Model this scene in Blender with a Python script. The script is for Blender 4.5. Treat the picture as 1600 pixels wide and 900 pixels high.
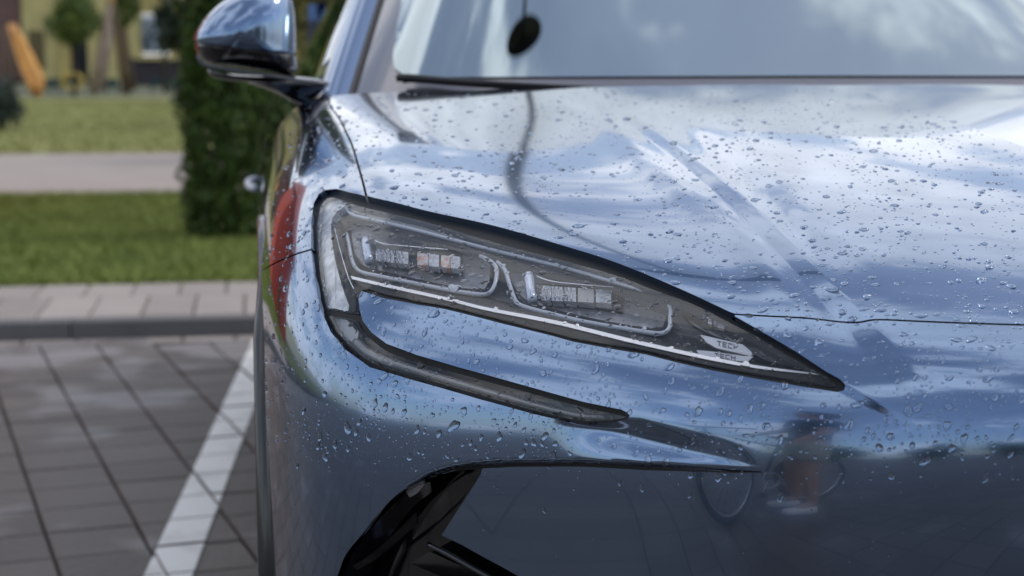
import bpy, bmesh, math, random
import numpy as np
from mathutils import Vector, Matrix
from mathutils.geometry import delaunay_2d_cdt
random.seed(7); RNG = np.random.default_rng(11)
for o in list(bpy.data.objects): bpy.data.objects.remove(o)
SC = bpy.context.scene; COL = SC.collection

# ------------------------------------------------------------------ camera
F = 2600.; H = 1.04                       # focal length in 1600-wide pixels, eye height
YAW = math.atan(400/F); PIT = math.atan(360*math.cos(YAW)/F)
FW = np.array([math.sin(YAW)*math.cos(PIT), math.cos(YAW)*math.cos(PIT), -math.sin(PIT)])
RT = np.array([math.cos(YAW), -math.sin(YAW), 0.]); UP = np.cross(RT, FW); CAM = np.array([0, 0, H])
cd = bpy.data.cameras.new('camera'); cam = bpy.data.objects.new('camera', cd); COL.objects.link(cam)
M = Matrix(((RT[0], UP[0], -FW[0], 0), (RT[1], UP[1], -FW[1], 0), (RT[2], UP[2], -FW[2], H), (0, 0, 0, 1)))
cam.matrix_world = M
cd.sensor_width = 36; cd.lens = F/1600*36; cd.clip_start = .05; cd.clip_end = 1000
cd.dof.use_dof = True; cd.dof.focus_distance = 1.80; cd.dof.aperture_fstop = 5.0
SC.camera = cam

# ------------------------------------------------------------------ sky, sun, exposure
SUN_EL, SUN_AZ = 52, 80                  # degrees; azimuth clockwise from +Y (sky texture convention)
w = bpy.data.worlds.new("World"); SC.world = w; w.use_nodes = True
nt = w.node_tree; nt.nodes.clear(); N = nt.nodes.new; L = nt.links.new
out = N('ShaderNodeOutputWorld'); bg = N('ShaderNodeBackground'); sky = N('ShaderNodeTexSky')
sky.sky_type = 'NISHITA'; sky.sun_disc = False; sky.sun_elevation = math.radians(SUN_EL); sky.sun_rotation = math.radians(SUN_AZ)
sky.air_density = 1.0; sky.dust_density = 1.2; sky.ozone_density = 1.0
tc = N('ShaderNodeTexCoord'); sep = N('ShaderNodeSeparateXYZ'); L(tc.outputs['Generated'], sep.inputs[0])
def wm(op, a, b=None, c=None):
    n = N('ShaderNodeMath'); n.operation = op
    for i, s in enumerate((a, b, c)):
        if s is None: continue
        if isinstance(s, (int, float)): n.inputs[i].default_value = s
        else: L(s, n.inputs[i])
    return n.outputs[0]
zz = wm('ADD', wm('MAXIMUM', sep.outputs[2], 0.0), 0.38)
cx = wm('DIVIDE', sep.outputs[0], zz); cy = wm('DIVIDE', sep.outputs[1], zz)
cb = N('ShaderNodeCombineXYZ'); L(cx, cb.inputs[0]); L(cy, cb.inputs[1]); cb.inputs[2].default_value = 33.1
def wnoise(scale, det, rough, dist):
    n = N('ShaderNodeTexNoise'); L(cb.outputs[0], n.inputs['Vector']); n.inputs['Scale'].default_value = scale
    n.inputs['Detail'].default_value = det; n.inputs['Roughness'].default_value = rough; n.inputs['Distortion'].default_value = dist
    return n.outputs['Fac']
n1 = wnoise(2.3, 8, .60, .3); n2 = wnoise(12.0, 5, .55, .2)
mr = N('ShaderNodeMapRange'); L(wm('ADD', wm('MULTIPLY_ADD', n1, .80, wm('MULTIPLY', sep.outputs[1], .050)), wm('MULTIPLY', n2, .20)), mr.inputs[0])
mr.inputs[1].default_value = .486; mr.inputs[2].default_value = .545; mr.inputs[3].default_value = .20; mr.interpolation_type = 'SMOOTHSTEP'
shade = N('ShaderNodeMapRange'); L(n2, shade.inputs[0]); shade.inputs[1].default_value = .3; shade.inputs[2].default_value = .7
shade.inputs[3].default_value = .72; shade.inputs[4].default_value = 1.12
cc = N('ShaderNodeMix'); cc.data_type = 'RGBA'; cc.blend_type = 'MULTIPLY'; cc.inputs[0].default_value = 1
cc.inputs[6].default_value = (7.9, 8.2, 8.8, 1); L(shade.outputs[0], cc.inputs[7])
mx = N('ShaderNodeMix'); mx.data_type = 'RGBA'; L(mr.outputs[0], mx.inputs[0]); L(sky.outputs[0], mx.inputs[6]); L(cc.outputs[2], mx.inputs[7])
L(mx.outputs[2], bg.inputs[0]); bg.inputs[1].default_value = .15; L(bg.outputs[0], out.inputs[0])
sd = bpy.data.lights.new('sun', 'SUN'); sd.energy = .7; sd.angle = math.radians(12); sd.color = (1, .95, .87)
sun = bpy.data.objects.new('sun', sd); COL.objects.link(sun)
az = math.radians(SUN_AZ); el = math.radians(SUN_EL)
sun.rotation_euler = Vector((math.sin(az)*math.cos(el), math.cos(az)*math.cos(el), math.sin(el))).to_track_quat('Z', 'Y').to_euler()
SC.view_settings.view_transform = 'Standard'; SC.view_settings.look = 'None'; SC.view_settings.exposure = .15; SC.view_settings.gamma = 1
SC.cycles.use_denoising = True; SC.cycles.max_bounces = 12; SC.cycles.transparent_max_bounces = 16; SC.cycles.transmission_bounces = 10
SC.cycles.sample_clamp_indirect = 8; SC.cycles.caustics_reflective = True; SC.cycles.caustics_refractive = True

# ------------------------------------------------------------------ materials
def mat(name, color=(.5,.5,.5), rough=.5, metal=0., coat=0., coat_rough=.03, spec=.5, ior=1.5, trans=0., noise=None, bump=None, tint=None, emit=None):
    m = bpy.data.materials.new(name); m.use_nodes = True; t = m.node_tree; b = t.nodes['Principled BSDF']
    b.inputs['Base Color'].default_value = (*color, 1); b.inputs['Roughness'].default_value = rough; b.inputs['Metallic'].default_value = metal
    b.inputs['Coat Weight'].default_value = coat; b.inputs['Coat Roughness'].default_value = coat_rough; b.inputs['IOR'].default_value = ior
    b.inputs['Specular IOR Level'].default_value = spec; b.inputs['Transmission Weight'].default_value = trans
    if noise:                              # (scale, colour2, lo, hi [, detail])
        co = t.nodes.new('ShaderNodeTexCoord'); n = t.nodes.new('ShaderNodeTexNoise'); n.inputs['Scale'].default_value = noise[0]
        n.inputs['Detail'].default_value = noise[4] if len(noise) > 4 else 5; t.links.new(co.outputs['Object'], n.inputs['Vector'])
        r = t.nodes.new('ShaderNodeMapRange'); t.links.new(n.outputs['Fac'], r.inputs[0]); r.inputs[1].default_value = noise[2]; r.inputs[2].default_value = noise[3]
        x = t.nodes.new('ShaderNodeMix'); x.data_type = 'RGBA'; t.links.new(r.outputs[0], x.inputs[0])
        x.inputs[6].default_value = (*color, 1); x.inputs[7].default_value = (*noise[1], 1); t.links.new(x.outputs[2], b.inputs['Base Color'])
    if bump:                               # (scale, distance)
        co = t.nodes.new('ShaderNodeTexCoord'); n = t.nodes.new('ShaderNodeTexNoise'); n.inputs['Scale'].default_value = bump[0]; n.inputs['Detail'].default_value = 4
        t.links.new(co.outputs['Object'], n.inputs['Vector']); bp = t.nodes.new('ShaderNodeBump'); bp.inputs['Distance'].default_value = bump[1]
        t.links.new(n.outputs['Fac'], bp.inputs['Height']); t.links.new(bp.outputs[0], b.inputs['Normal'])
    return m
def thin_glass(name, tint=(1,1,1), rough=.01, refl=1.0, ior=1.5):
    m = bpy.data.materials.new(name); m.use_nodes = True; t = m.node_tree; t.nodes.clear()
    o = t.nodes.new('ShaderNodeOutputMaterial'); g = t.nodes.new('ShaderNodeBsdfGlossy'); tr = t.nodes.new('ShaderNodeBsdfTransparent')
    f = t.nodes.new('ShaderNodeFresnel'); gg = t.nodes.new('ShaderNodeNewGeometry'); mi = t.nodes.new('ShaderNodeMath'); mi.operation = 'MULTIPLY_ADD'; t.links.new(gg.outputs['Backfacing'], mi.inputs[0]); mi.inputs[1].default_value = 1/ior-ior; mi.inputs[2].default_value = ior; t.links.new(mi.outputs[0], f.inputs[0]); mu = t.nodes.new('ShaderNodeMath'); mu.operation = 'MULTIPLY'; mu.use_clamp = True
    t.links.new(f.outputs[0], mu.inputs[0]); mu.inputs[1].default_value = refl; mx = t.nodes.new('ShaderNodeMixShader')
    g.inputs['Roughness'].default_value = rough; tr.inputs[0].default_value = (*tint, 1)
    t.links.new(mu.outputs[0], mx.inputs[0]); t.links.new(tr.outputs[0], mx.inputs[1]); t.links.new(g.outputs[0], mx.inputs[2]); t.links.new(mx.outputs[0], o.inputs[0])
    return m
PAINT = mat('blue_grey_paint', (.150, .226, .360), .13, 1., 1., .010)
PAINT.node_tree.nodes['Principled BSDF'].inputs['Coat IOR'].default_value = 1.62
GLOSSBLACK = mat('gloss_black', (.006, .006, .007), .08, 0, .6)
RUBBER = mat('black_rubber', (.008, .008, .009), .45)
DARK = mat('dark_plastic', (.02, .021, .024), .35)
LENS = thin_glass('clear_lens', (.97, .975, .98), .01, 1.25)
WATER = mat('water', (1, 1, 1), 0., 0, ior=1.33, trans=1.)
CHROME = mat('chrome', (.8, .8, .84), .12, 1.)

# ------------------------------------------------------------------ helpers
def obj(name, verts, faces, m=None, parent=None, smooth=True):
    me = bpy.data.meshes.new(name)
    if isinstance(verts, np.ndarray): verts = verts.tolist()
    me.from_pydata(verts, [], faces if isinstance(faces, list) else faces.tolist())
    if m: me.materials.append(m)
    if smooth: me.polygons.foreach_set('use_smooth', [True]*len(me.polygons))
    me.update(); o = bpy.data.objects.new(name, me); COL.objects.link(o)
    if parent: o.parent = parent
    return o
def empty(name, loc=(0,0,0), parent=None):
    o = bpy.data.objects.new(name, None); COL.objects.link(o); o.location = loc
    if parent: o.parent = parent
    return o
def tag(o, label=None, cat=None, group=None, kind=None):
    for k, v in (('label', label), ('category', cat), ('group', group), ('kind', kind)):
        if v: o[k] = v
    return o
def proj(P):
    D = np.asarray(P, float)-CAM; z = D@FW
    return np.stack([800+F*(D@RT)/z, 450-F*(D@UP)/z], -1)
def ray(px, py): return FW+RT*(px-800)/F-UP*(py-450)/F
def atY(px, py, Y): d = ray(px, py); return CAM+d*(Y/d[1])
def atZ(px, py, Z): d = ray(px, py); return CAM+d*((Z-H)/d[2])
def bas(t):
    return np.stack([(1-t)**3, 3*t**3-6*t**2+4, -3*t**3+3*t**2+3*t+1, t**3], -1)/6
class Sheet:
    """uniform bicubic B-spline sheet through a padded control net"""
    def __init__(s, net):
        n = np.array(net, float); n = np.concatenate([2*n[:1]-n[1:2], n, 2*n[-1:]-n[-2:-1]], 0)
        s.c = np.concatenate([2*n[:, :1]-n[:, 1:2], n, 2*n[:, -1:]-n[:, -2:-1]], 1); s.nv, s.nu = s.c.shape[0]-3, s.c.shape[1]-3
    def base(s, u, v):
        u = np.clip(u, 0, s.nu-1e-9); v = np.clip(v, 0, s.nv-1e-9); iu = u.astype(int); iv = v.astype(int); bu = bas(u-iu); bv = bas(v-iv)
        P = 0
        for a in range(4):
            for b in range(4): P = P+(bv[..., a]*bu[..., b])[..., None]*s.c[iv+a, iu+b]
        return P
    def frame(s, u, v):
        e = 1e-3; P = s.base(u, v); du = s.base(u+e, v)-s.base(u-e, v); dv = s.base(u, v+e)-s.base(u, v-e)
        n = np.cross(du, dv); n /= np.linalg.norm(n, axis=-1, keepdims=True)+1e-12
        return P, n
def sstep(x): x = np.clip(x, 0, 1); return x*x*(3-2*x)

# ------------------------------------------------------------------ master body surface (left half, X .93 is the car's centreline)
NET = [  # rows: rear of hood -> nose -> lower bumper; columns: centre -> side
 [(1.0,2.80,.997),(.74,2.81,.998),(.55,2.84,.996),(.38,2.88,.992),(.24,2.93,.986),(.13,2.98,.982),(.065,3.02,.960),(.028,3.06,.90),(.004,3.1,.78)],
 [(1.0,2.50,.972),(.74,2.51,.972),(.55,2.53,.967),(.38,2.57,.961),(.24,2.62,.961),(.13,2.66,.962),(.06,2.70,.935),(.022,2.75,.87),(.004,2.78,.79)],
 [(1.0,2.17,.940),(.74,2.18,.938),(.55,2.21,.925),(.38,2.27,.926),(.24,2.34,.938),(.13,2.39,.935),(.055,2.43,.91),(.018,2.48,.86),(.004,2.5,.785)],
 [(1.0,1.87,.902),(.74,1.88,.898),(.55,1.93,.885),(.38,2.01,.889),(.24,2.10,.907),(.13,2.16,.910),(.055,2.21,.885),(.015,2.26,.84),(.004,2.29,.765)],
 [(1.0,1.64,.860),(.74,1.66,.853),(.55,1.73,.840),(.38,1.83,.850),(.24,1.93,.872),(.13,2.00,.880),(.062,2.05,.855),(.018,2.11,.81),(.005,2.17,.735)],
 [(1.0,1.49,.816),(.74,1.52,.810),(.55,1.60,.797),(.38,1.71,.808),(.24,1.82,.828),(.13,1.90,.832),(.066,1.96,.81),(.018,2.03,.77),(.006,2.12,.70)],
 [(1.0,1.405,.77),(.74,1.44,.765),(.55,1.52,.755),(.38,1.63,.760),(.24,1.745,.772),(.13,1.83,.772),(.064,1.895,.755),(.018,1.985,.72),(.006,2.095,.66)],
 [(1.0,1.375,.715),(.74,1.41,.712),(.55,1.49,.705),(.38,1.595,.705),(.24,1.705,.708),(.13,1.79,.70),(.06,1.865,.69),(.018,1.965,.665),(.006,2.085,.62)],
 [(1.0,1.37,.65),(.74,1.405,.648),(.55,1.48,.64),(.38,1.583,.638),(.24,1.69,.635),(.13,1.775,.63),(.058,1.853,.62),(.018,1.957,.605),(.006,2.08,.575)],
 [(1.0,1.375,.57),(.74,1.41,.57),(.55,1.482,.56),(.38,1.585,.56),(.24,1.69,.555),(.13,1.773,.55),(.057,1.85,.545),(.018,1.955,.535),(.006,2.08,.51)],
 [(1.0,1.385,.46),(.74,1.42,.46),(.55,1.49,.46),(.38,1.59,.455),(.24,1.695,.45),(.13,1.777,.45),(.058,1.853,.445),(.02,1.957,.44),(.006,2.085,.43)],
 [(1.0,1.41,.32),(.74,1.44,.32),(.55,1.51,.32),(.38,1.61,.32),(.24,1.71,.32),(.13,1.79,.32),(.062,1.865,.32),(.022,1.965,.32),(.006,2.09,.32)],
 [(1.0,1.46,.20),(.74,1.49,.20),(.55,1.56,.20),(.38,1.66,.20),(.24,1.75,.20),(.13,1.82,.20),(.07,1.89,.20),(.03,1.98,.20),(.012,2.10,.20)],
]
S = Sheet(NET)
def seg_sd(q, pl):
    """signed distance (positive to the right of travel, i.e. below-left for downward lines) and parameter 0..1 along a polyline in photo pixels"""
    pl = np.array(pl, float); best = np.full(q.shape[:-1], 1e9); sd = best.copy(); tt = np.zeros_like(best)
    ln = np.linalg.norm(np.diff(pl, axis=0), axis=1); cum = np.concatenate([[0], np.cumsum(ln)])
    for i in range(len(pl)-1):
        d = pl[i+1]-pl[i]; t = ((q-pl[i])@d)/(d@d); tc_ = np.clip(t, 0, 1) 
        r = q-(pl[i]+tc_[..., None]*d); dist = np.linalg.norm(r, axis=-1); cr = d[0]*r[..., 1]-d[1]*r[..., 0]
        m = dist < best; best = np.where(m, dist, best); sd = np.where(m, np.sign(cr)*dist, sd); tt = np.where(m, (cum[i]+tc_*ln[i])/cum[-1], tt)
    return sd, tt
def smooth_poly(pl, n=40):
    """Catmull-Rom resampling"""
    p = np.array(pl, float); p = np.concatenate([2*p[:1]-p[1:2], p, 2*p[-1:]-p[-2:-1]]); o = []
    k = len(p)-3; per = max(2, n//k)
    for i in range(k):
        t = np.linspace(0, 1, per, endpoint=False)[:, None]; a, b, c, d = p[i:i+4]
        o.append(.5*(2*b+(c-a)*t+(2*a-5*b+4*c-d)*t*t+(3*b-a-3*c+d)*t**3))
    o.append(p[-2:-1]); return np.concatenate(o)
CREASE = smooth_poly([(905,140),(960,172),(1010,207),(1085,262),(1170,335),(1250,415),(1330,497),(1400,575),(1475,672)])
CREASE_L = smooth_poly([(840,150),(930,182),(1010,240),(1100,310),(1180,380),(1225,430),(1268,500),(1310,560)])
CREASE_R = smooth_poly([(1000,160),(1080,215),(1150,270),(1215,330),(1290,420),(1345,500),(1400,560)])
TIPSTEP = smooth_poly([(1140,492),(1180,512),(1240,547),(1300,585),(1380,630),(1440,660),(1480,680)])
G_X = [860,930,980,1000,1075,1150,1195]; G_Y = [655,662,650,650,668,685,694]     # upper edge of the dark fold
B_Y = [662,668,680,686,704,719,731]                                              # foot of the fold
LIP_X = [500,527,540,567,593,620,643,670,700,740,780,900,1000,1094,1184,1195,1700]
LIP_Y = [960,900,867,833,800,773,757,741,731,724,721,720,724,728,733,735,735]
def lipy(x): return np.interp(x, LIP_X, LIP_Y)
def flange(x): return np.interp(x, [600,700,760,1000,1150,1195], [4,8,11,9,5,2])
def disp(q):
    x, y = q[..., 0], q[..., 1]; d = np.zeros_like(x)
    sd, t = seg_sd(q, CREASE); w = 9+33*t**1.0
    on = sstep((t-.03)/.30)*sstep((1-t)/.34)
    d += .0042*on*(.45*sstep((-sd+w*.75)/(w*1.5))+.55*np.clip((-sd+w*.5)/w, 0, 1))*np.exp(-(np.maximum(-sd, 0)/260)**2)
    sd, t = seg_sd(q, CREASE_L); on = sstep(t/.15)*sstep((1-t)/.25); w = 14+26*t; d += .0017*on*np.exp(-(sd/w)**2)
    sd, t = seg_sd(q, CREASE_R); on = sstep(t/.15)*sstep((1-t)/.25); w = 14+30*t; d -= .0019*on*np.exp(-(sd/w)**2)
    sd, t = seg_sd(q, TIPSTEP); on = sstep(t/.1+.3)*sstep((1-t)/.62); d -= .0022*on*sstep(sd/18)*np.exp(-(np.maximum(sd, 0)/70)**2)
    gy = np.interp(x, G_X, G_Y); by = np.interp(x, G_X, B_Y); ly = lipy(x)
    on = sstep((x-850)/120)*sstep((1200-x)/230)
    tri = np.where(y < by, sstep((y-gy)/np.maximum(by-gy, 4)), 1-sstep((y-by)/np.maximum(ly-by, 4)))
    d -= .0058*on*np.clip(tri, 0, 1)*(y > gy)*(y < ly)
    fl = flange(x); on = sstep((1198-x)/450); d -= .030*on*np.clip((y-ly)/fl, 0, 1)*(x > 560)
    return d
def SP(u, v, off=0., feat=True):
    P, n = S.frame(u, v)
    d = disp(proj(P)) if feat else 0.
    return P+n*(d-off)[..., None] if feat else P-n*np.asarray(off)[..., None] if np.ndim(off) else P-n*off, n
GU, GV = np.meshgrid(np.linspace(0, S.nu, 150), np.linspace(0, S.nv, 190))
GP, GN = S.frame(GU, GV); GQ = proj(GP); _vis = ((CAM-GP)*GN).sum(-1) > 0; _gq = GQ[_vis]; _gu = GU[_vis]; _gv = GV[_vis]; _gd = np.linalg.norm(GP-CAM, axis=-1)[_vis]
def uv_of(px, off=0.):
    """photo pixels -> surface parameters (u, v) of the body surface lowered by off"""
    px = np.array(px, float); r = []
    for p in px:
        d = np.hypot(*(_gq-p).T)+(_gd-1.5)*.3; k = np.argmin(d); u, v = _gu[k], _gv[k]
        r.append((u, v))
    uv = np.array(r); e = 1e-4
    def f(uv):
        P, n = S.frame(uv[:, 0], uv[:, 1]); return proj(P-n*off)
    for _ in range(12):
        q = f(uv); qu = (f(uv+[e, 0])-q)/e; qv = (f(uv+[0, e])-q)/e; r = px-q
        det = qu[:, 0]*qv[:, 1]-qv[:, 0]*qu[:, 1]; det = np.where(abs(det) < 1e-3, 1e-3, det)
        du = (r[:, 0]*qv[:, 1]-qv[:, 0]*r[:, 1])/det; dv = (qu[:, 0]*r[:, 1]-r[:, 0]*qu[:, 1])/det
        uv = uv+np.clip(np.stack([du, dv], -1), -.3, .3)*.8; uv = np.clip(uv, [0, 0], [S.nu, S.nv])
    return uv
def lift(px, off=0.):
    uv = uv_of(px, off); P, n = S.frame(uv[:, 0], uv[:, 1]); return P-n*off, n
# index space: unit steps are about 4-5 px on screen
_tu = np.linspace(0, S.nu, 600); _a = S.base(_tu, np.full(600, 7.)); _b = S.base(_tu, np.full(600, 2.))
_l = np.concatenate([[0], np.cumsum(np.hypot(*np.diff(proj(_a), axis=0).T)/4.6+np.linalg.norm(np.diff(_a, axis=0), axis=1)/.012)])
_tv = np.linspace(0, S.nv, 600); _c = S.base(np.full(600, 3.), _tv)
_m = np.concatenate([[0], np.cumsum(np.hypot(*np.diff(proj(_c), axis=0).T)/4.0*np.interp(_tv[1:], [0, 9.5, 11, 12], [1, 1, .25, .2])+np.linalg.norm(np.diff(_c, axis=0), axis=1)/.05)])
def ij_of(uv): return np.stack([np.interp(uv[:, 0], _tu, _l), np.interp(uv[:, 1], _tv, _m)], -1)
def uv_from(ij): return np.stack([np.interp(ij[:, 0], _l, _tu), np.interp(ij[:, 1], _m, _tv)], -1)
def dens(pts, step=1.0, closed=True):
    o = []; n = len(pts)
    for i in range(n if closed else n-1):
        a, b = pts[i], pts[(i+1) % n]; k = max(1, int(math.ceil(np.hypot(*(b-a))/step)))
        o.extend(a+(b-a)*j/k for j in range(k))
    if not closed: o.append(pts[-1])
    return np.array(o)
def inside(p, poly):
    x, y = p[:, 0], p[:, 1]; r = np.zeros(len(p), bool); a = poly; b = np.roll(poly, -1, 0)
    for (x1, y1), (x2, y2) in zip(a, b):
        if y1 == y2: continue
        c = ((y1 > y) != (y2 > y)) & (x < (x2-x1)*(y-y1)/(y2-y1)+x1); r ^= c
    return r
def tri_region(outer, holes=(), lines=(), step=1.0):
    """CDT of outer loop minus holes in index space -> points, triangles, boundary loops (index lists)"""
    loops = [dens(np.array(l), step) for l in [outer, *holes]]; lns = [dens(np.array(l), step, False) for l in lines]
    lo = loops[0].min(0); hi = loops[0].max(0)
    gx, gy = np.meshgrid(np.arange(math.floor(lo[0]), hi[0]+1, step), np.arange(math.floor(lo[1]), hi[1]+1, step)); g = np.stack([gx.ravel(), gy.ravel()], -1)+.37*step
    k = inside(g, loops[0])
    for h in loops[1:]: k &= ~inside(g, h)
    g = g[k]
    cell = set(); allb = np.concatenate(loops+lns)
    near = np.zeros(len(g), bool)                     # drop grid points close to constraint points
    bk = {}
    for p in allb: bk.setdefault((int(p[0]//step), int(p[1]//step)), []).append(p)
    for i, p in enumerate(g):
        a, b = int(p[0]//step), int(p[1]//step)
        for da in (-1, 0, 1):
            for db in (-1, 0, 1):
                for q in bk.get((a+da, b+db), ()):
                    if abs(q[0]-p[0])+abs(q[1]-p[1]) < .62*step: near[i] = True
    g = g[~near]
    V = []; E = []
    for l in loops:
        s0 = len(V); V += l.tolist(); n = len(l); E += [(s0+i, s0+(i+1) % n) for i in range(n)]
    for l in lns:
        s0 = len(V); V += l.tolist(); E += [(s0+i, s0+i+1) for i in range(len(l)-1)]
    V += g.tolist()
    r = delaunay_2d_cdt([Vector(p) for p in V], E, [], 0, 1e-6)
    P = np.array([tuple(p) for p in r[0]]); T = np.array(r[2]); c = P[T].mean(1); k = inside(c, loops[0])
    for h in loops[1:]: k &= ~inside(c, h)
    T = T[k]
    a, b, c_ = P[T[:, 0]], P[T[:, 1]], P[T[:, 2]]; ar = (b[:, 0]-a[:, 0])*(c_[:, 1]-a[:, 1])-(b[:, 1]-a[:, 1])*(c_[:, 0]-a[:, 0])
    T[ar < 0] = T[ar < 0][:, ::-1]
    return P, T[abs(ar) > 1e-9]
def boundary_edges(T):
    e = {}
    for a, b, c in T:
        for x, y in ((a, b), (b, c), (c, a)): e[(x, y)] = e.get((x, y), 0)+1
    return [k for k in e if (k[1], k[0]) not in e]
CX = 1.0
def panel(name, outer, holes=(), lines=(), off=0., hem=.010, m=PAINT, parent=None, mirror=True, step=1.0, feat=True):
    P2, T = tri_region(outer, holes, lines, step); uv = uv_from(P2)
    P, n = SP(uv[:, 0], uv[:, 1], np.full(len(uv), off), feat) if feat else SP(uv[:, 0], uv[:, 1], off, False)
    V = [P]; Fc = [tuple(t) for t in T]
    if hem:
        be = [e for e in boundary_edges(T) if not (uv[e[0], 0] < .01 and uv[e[1], 0] < .01)]; ids = sorted({i for e in be for i in e}); mp = {i: len(P)+k for k, i in enumerate(ids)}
        mp1 = {i: len(P)+len(ids)+k for k, i in enumerate(ids)}
        V.append(P[ids]-n[ids]*.0002); V.append(P[ids]-n[ids]*hem)
        for a, b in be: Fc.append((mp[b], mp[a], mp1[a], mp1[b]))
    V = np.concatenate(V)
    if mirror:
        k = len(V); V = np.concatenate([V, V*[-1, 1, 1]+[2*CX, 0, 0]]); Fc = Fc+[tuple(i+k for i in f[::-1]) for f in Fc]
    return obj(name, V, Fc, m, parent)
def C2(px, off=0.): return ij_of(uv_of(px, off))

# ------------------------------------------------------------------ body curves, in photo pixels
HF = smooth_poly([(516,167),(530,185),(540,205),(550,227),(560,260),(567,285),(572,306)], 24)
TOPL = smooth_poly([(572,306),(620,317),(670,330),(770,352),(868,380),(960,409),(1060,450),(1140,487)], 60)
FS = smooth_poly([(1148,491),(1215,495),(1300,501),(1340,505),(1372,503),(1440,505),(1600,508)], 50)
FB = smooth_poly([(486,390),(460,398),(430,411),(408,424)], 16)
LOWL = [(565,455),(600,466),(652,476),(695,483),(782,505),(860,524),(896,534),(960,546),(1010,554),(1060,567),(1115,579),(1215,597),(1290,609)]
OPEN = ([(486,390),(486,350),(490,318),(498,303),(507,297),(525,295),(545,300)], TOPL[::1].tolist(), [(1148,494),(1180,512),(1240,547),(1290,580),(1312,592),(1321,601),(1319,609),(1308,612)],
        LOWL[::-1], [(560,465),(562,485),(567,502),(581,520),(604,537),(652,555),(717,574),(815,601),(912,628),(971,640),(981,645),(984,650),(978,655),(964,659),(922,663),(890,660),(834,647),(750,624),(649,595),(578,574),(539,546),(517,519),(502,486),(497,465),(490,425)])
OPENP = np.array(sum([list(map(tuple, x)) for x in OPEN], []))
opn = C2(OPENP)
hfi = C2(HF); topi = C2(TOPL); fsi = C2(FS); fbi = C2(FB)
iu0, iuM, iv0, ivM = 0., _l[-1], 0., _m[-1]
car = empty('car', (1.0, 3.2, 0))
def cpart(o):                            # parts are modelled in world coordinates; put them under the car without moving them
    o.parent = car; o.matrix_parent_inverse = Matrix.Translation(car.location).inverted(); return o
tag(car, 'rain wet blue grey car parked beside the white bay line, seen from its front corner', 'car')
g = .45                                   # half gap in index steps
ivr = 1.0
# hood
hood_o = np.concatenate([[(iu0, ivr)], [(hfi[0, 0]-g-2, ivr)], hfi+[-g*1.5, 0], topi[2:]+[0, 0], fsi+[0, -g*.8], [(iu0, fsi[-1, 1]-g*.8)]])
hood = cpart(panel('hood', hood_o, hem=.012))
# fender with its shoulder
k = 0
fen = np.concatenate([[(iuM, iv0)], [(iuM, fbi[-1, 1]+8)], fbi[::-1]+[0, -g], opn[1:7], hfi[::-1]+[g*1.3, 0], [(hfi[0, 0]-1, ivr-1)], [(hfi[0, 0]-1, iv0)]])
fender = cpart(panel('fender', fen, hem=.012, mirror=False))
# bumper
lipL = C2([(x, lipy(x)) for x in np.arange(640, 1196, 8)]+[(x, 735) for x in np.arange(1203, 1598, 12)])
lipF = C2([(x, lipy(x)+flange(x)) for x in np.arange(660, 1190, 8)])
INTAKE = smooth_poly([(500,960),(527,900),(540,867),(567,833),(593,800),(620,773),(643,759),(672,748),(700,741),(733,737)], 50).tolist()+[(728,752),(712,778),(690,812),(667,848)]+[(700,864),(735,884),(770,903),(800,920),(830,945)]
inti = C2(INTAKE); inti = np.concatenate([inti, [(inti[-1, 0], inti[-1, 1]+6), (inti[0, 0], inti[0, 1]+6)]])
opening_low = opn[[0]+list(range(len(opn)-1, 6+len(TOPL), -1))]   # not used for the loop below, kept simple
bm_o = np.concatenate([[(iu0, fsi[-1, 1]+g*.8)], fsi[::-1]+[0, g*.8], opn[7+len(TOPL):], fbi+[0, g], [(iuM, fbi[-1, 1]+8.8)], [(iuM, ivM)], [(iu0, ivM)]])
bumper = cpart(panel('front_bumper', bm_o, holes=[inti], lines=[lipF], hem=.012))

# ------------------------------------------------------------------ seams and lamp openings
def ribbon(name, px, width, off, m, parent=None, w2=None):
    """flat band following the body surface at depth off; width in metres"""
    P, n = lift(px, off); t = np.gradient(P, axis=0); t /= np.linalg.norm(t, axis=1, keepdims=True); s = np.cross(n, t)
    k = np.linspace(width, w2 if w2 is not None else width, len(P))[:, None]/2
    V = np.concatenate([P-s*k, P+s*k]); n_ = len(P)
    return obj(name, V, [(i, i+1, i+1+n_, i+n_) for i in range(n_-1)], m, parent)
def tube(name, px, rad, off, m, parent=None, seg=8, P=None, rad2=None):
    if P is None: P, _ = lift(px, off)
    P = np.asarray(P, float); t = np.gradient(P, axis=0); t /= np.linalg.norm(t, axis=1, keepdims=True)
    a = np.cross(t, [0.13, .3, 1.]); a /= np.linalg.norm(a, axis=1, keepdims=True); b = np.cross(t, a); V = []; R = np.linspace(rad, rad2 if rad2 is not None else rad, len(P))
    for k in range(seg):
        an = 2*math.pi*k/seg; V.append(P+(a*math.cos(an)+b*math.sin(an))*R[:, None])
    V = np.stack(V, 1).reshape(-1, 3); n = len(P)
    Fc = [(i*seg+k, i*seg+(k+1) % seg, (i+1)*seg+(k+1) % seg, (i+1)*seg+k) for i in range(n-1) for k in range(seg)]
    Fc += [tuple(range(seg))[::-1], tuple((n-1)*seg+k for k in range(seg))]
    return obj(name, V, Fc, m, parent)
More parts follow.
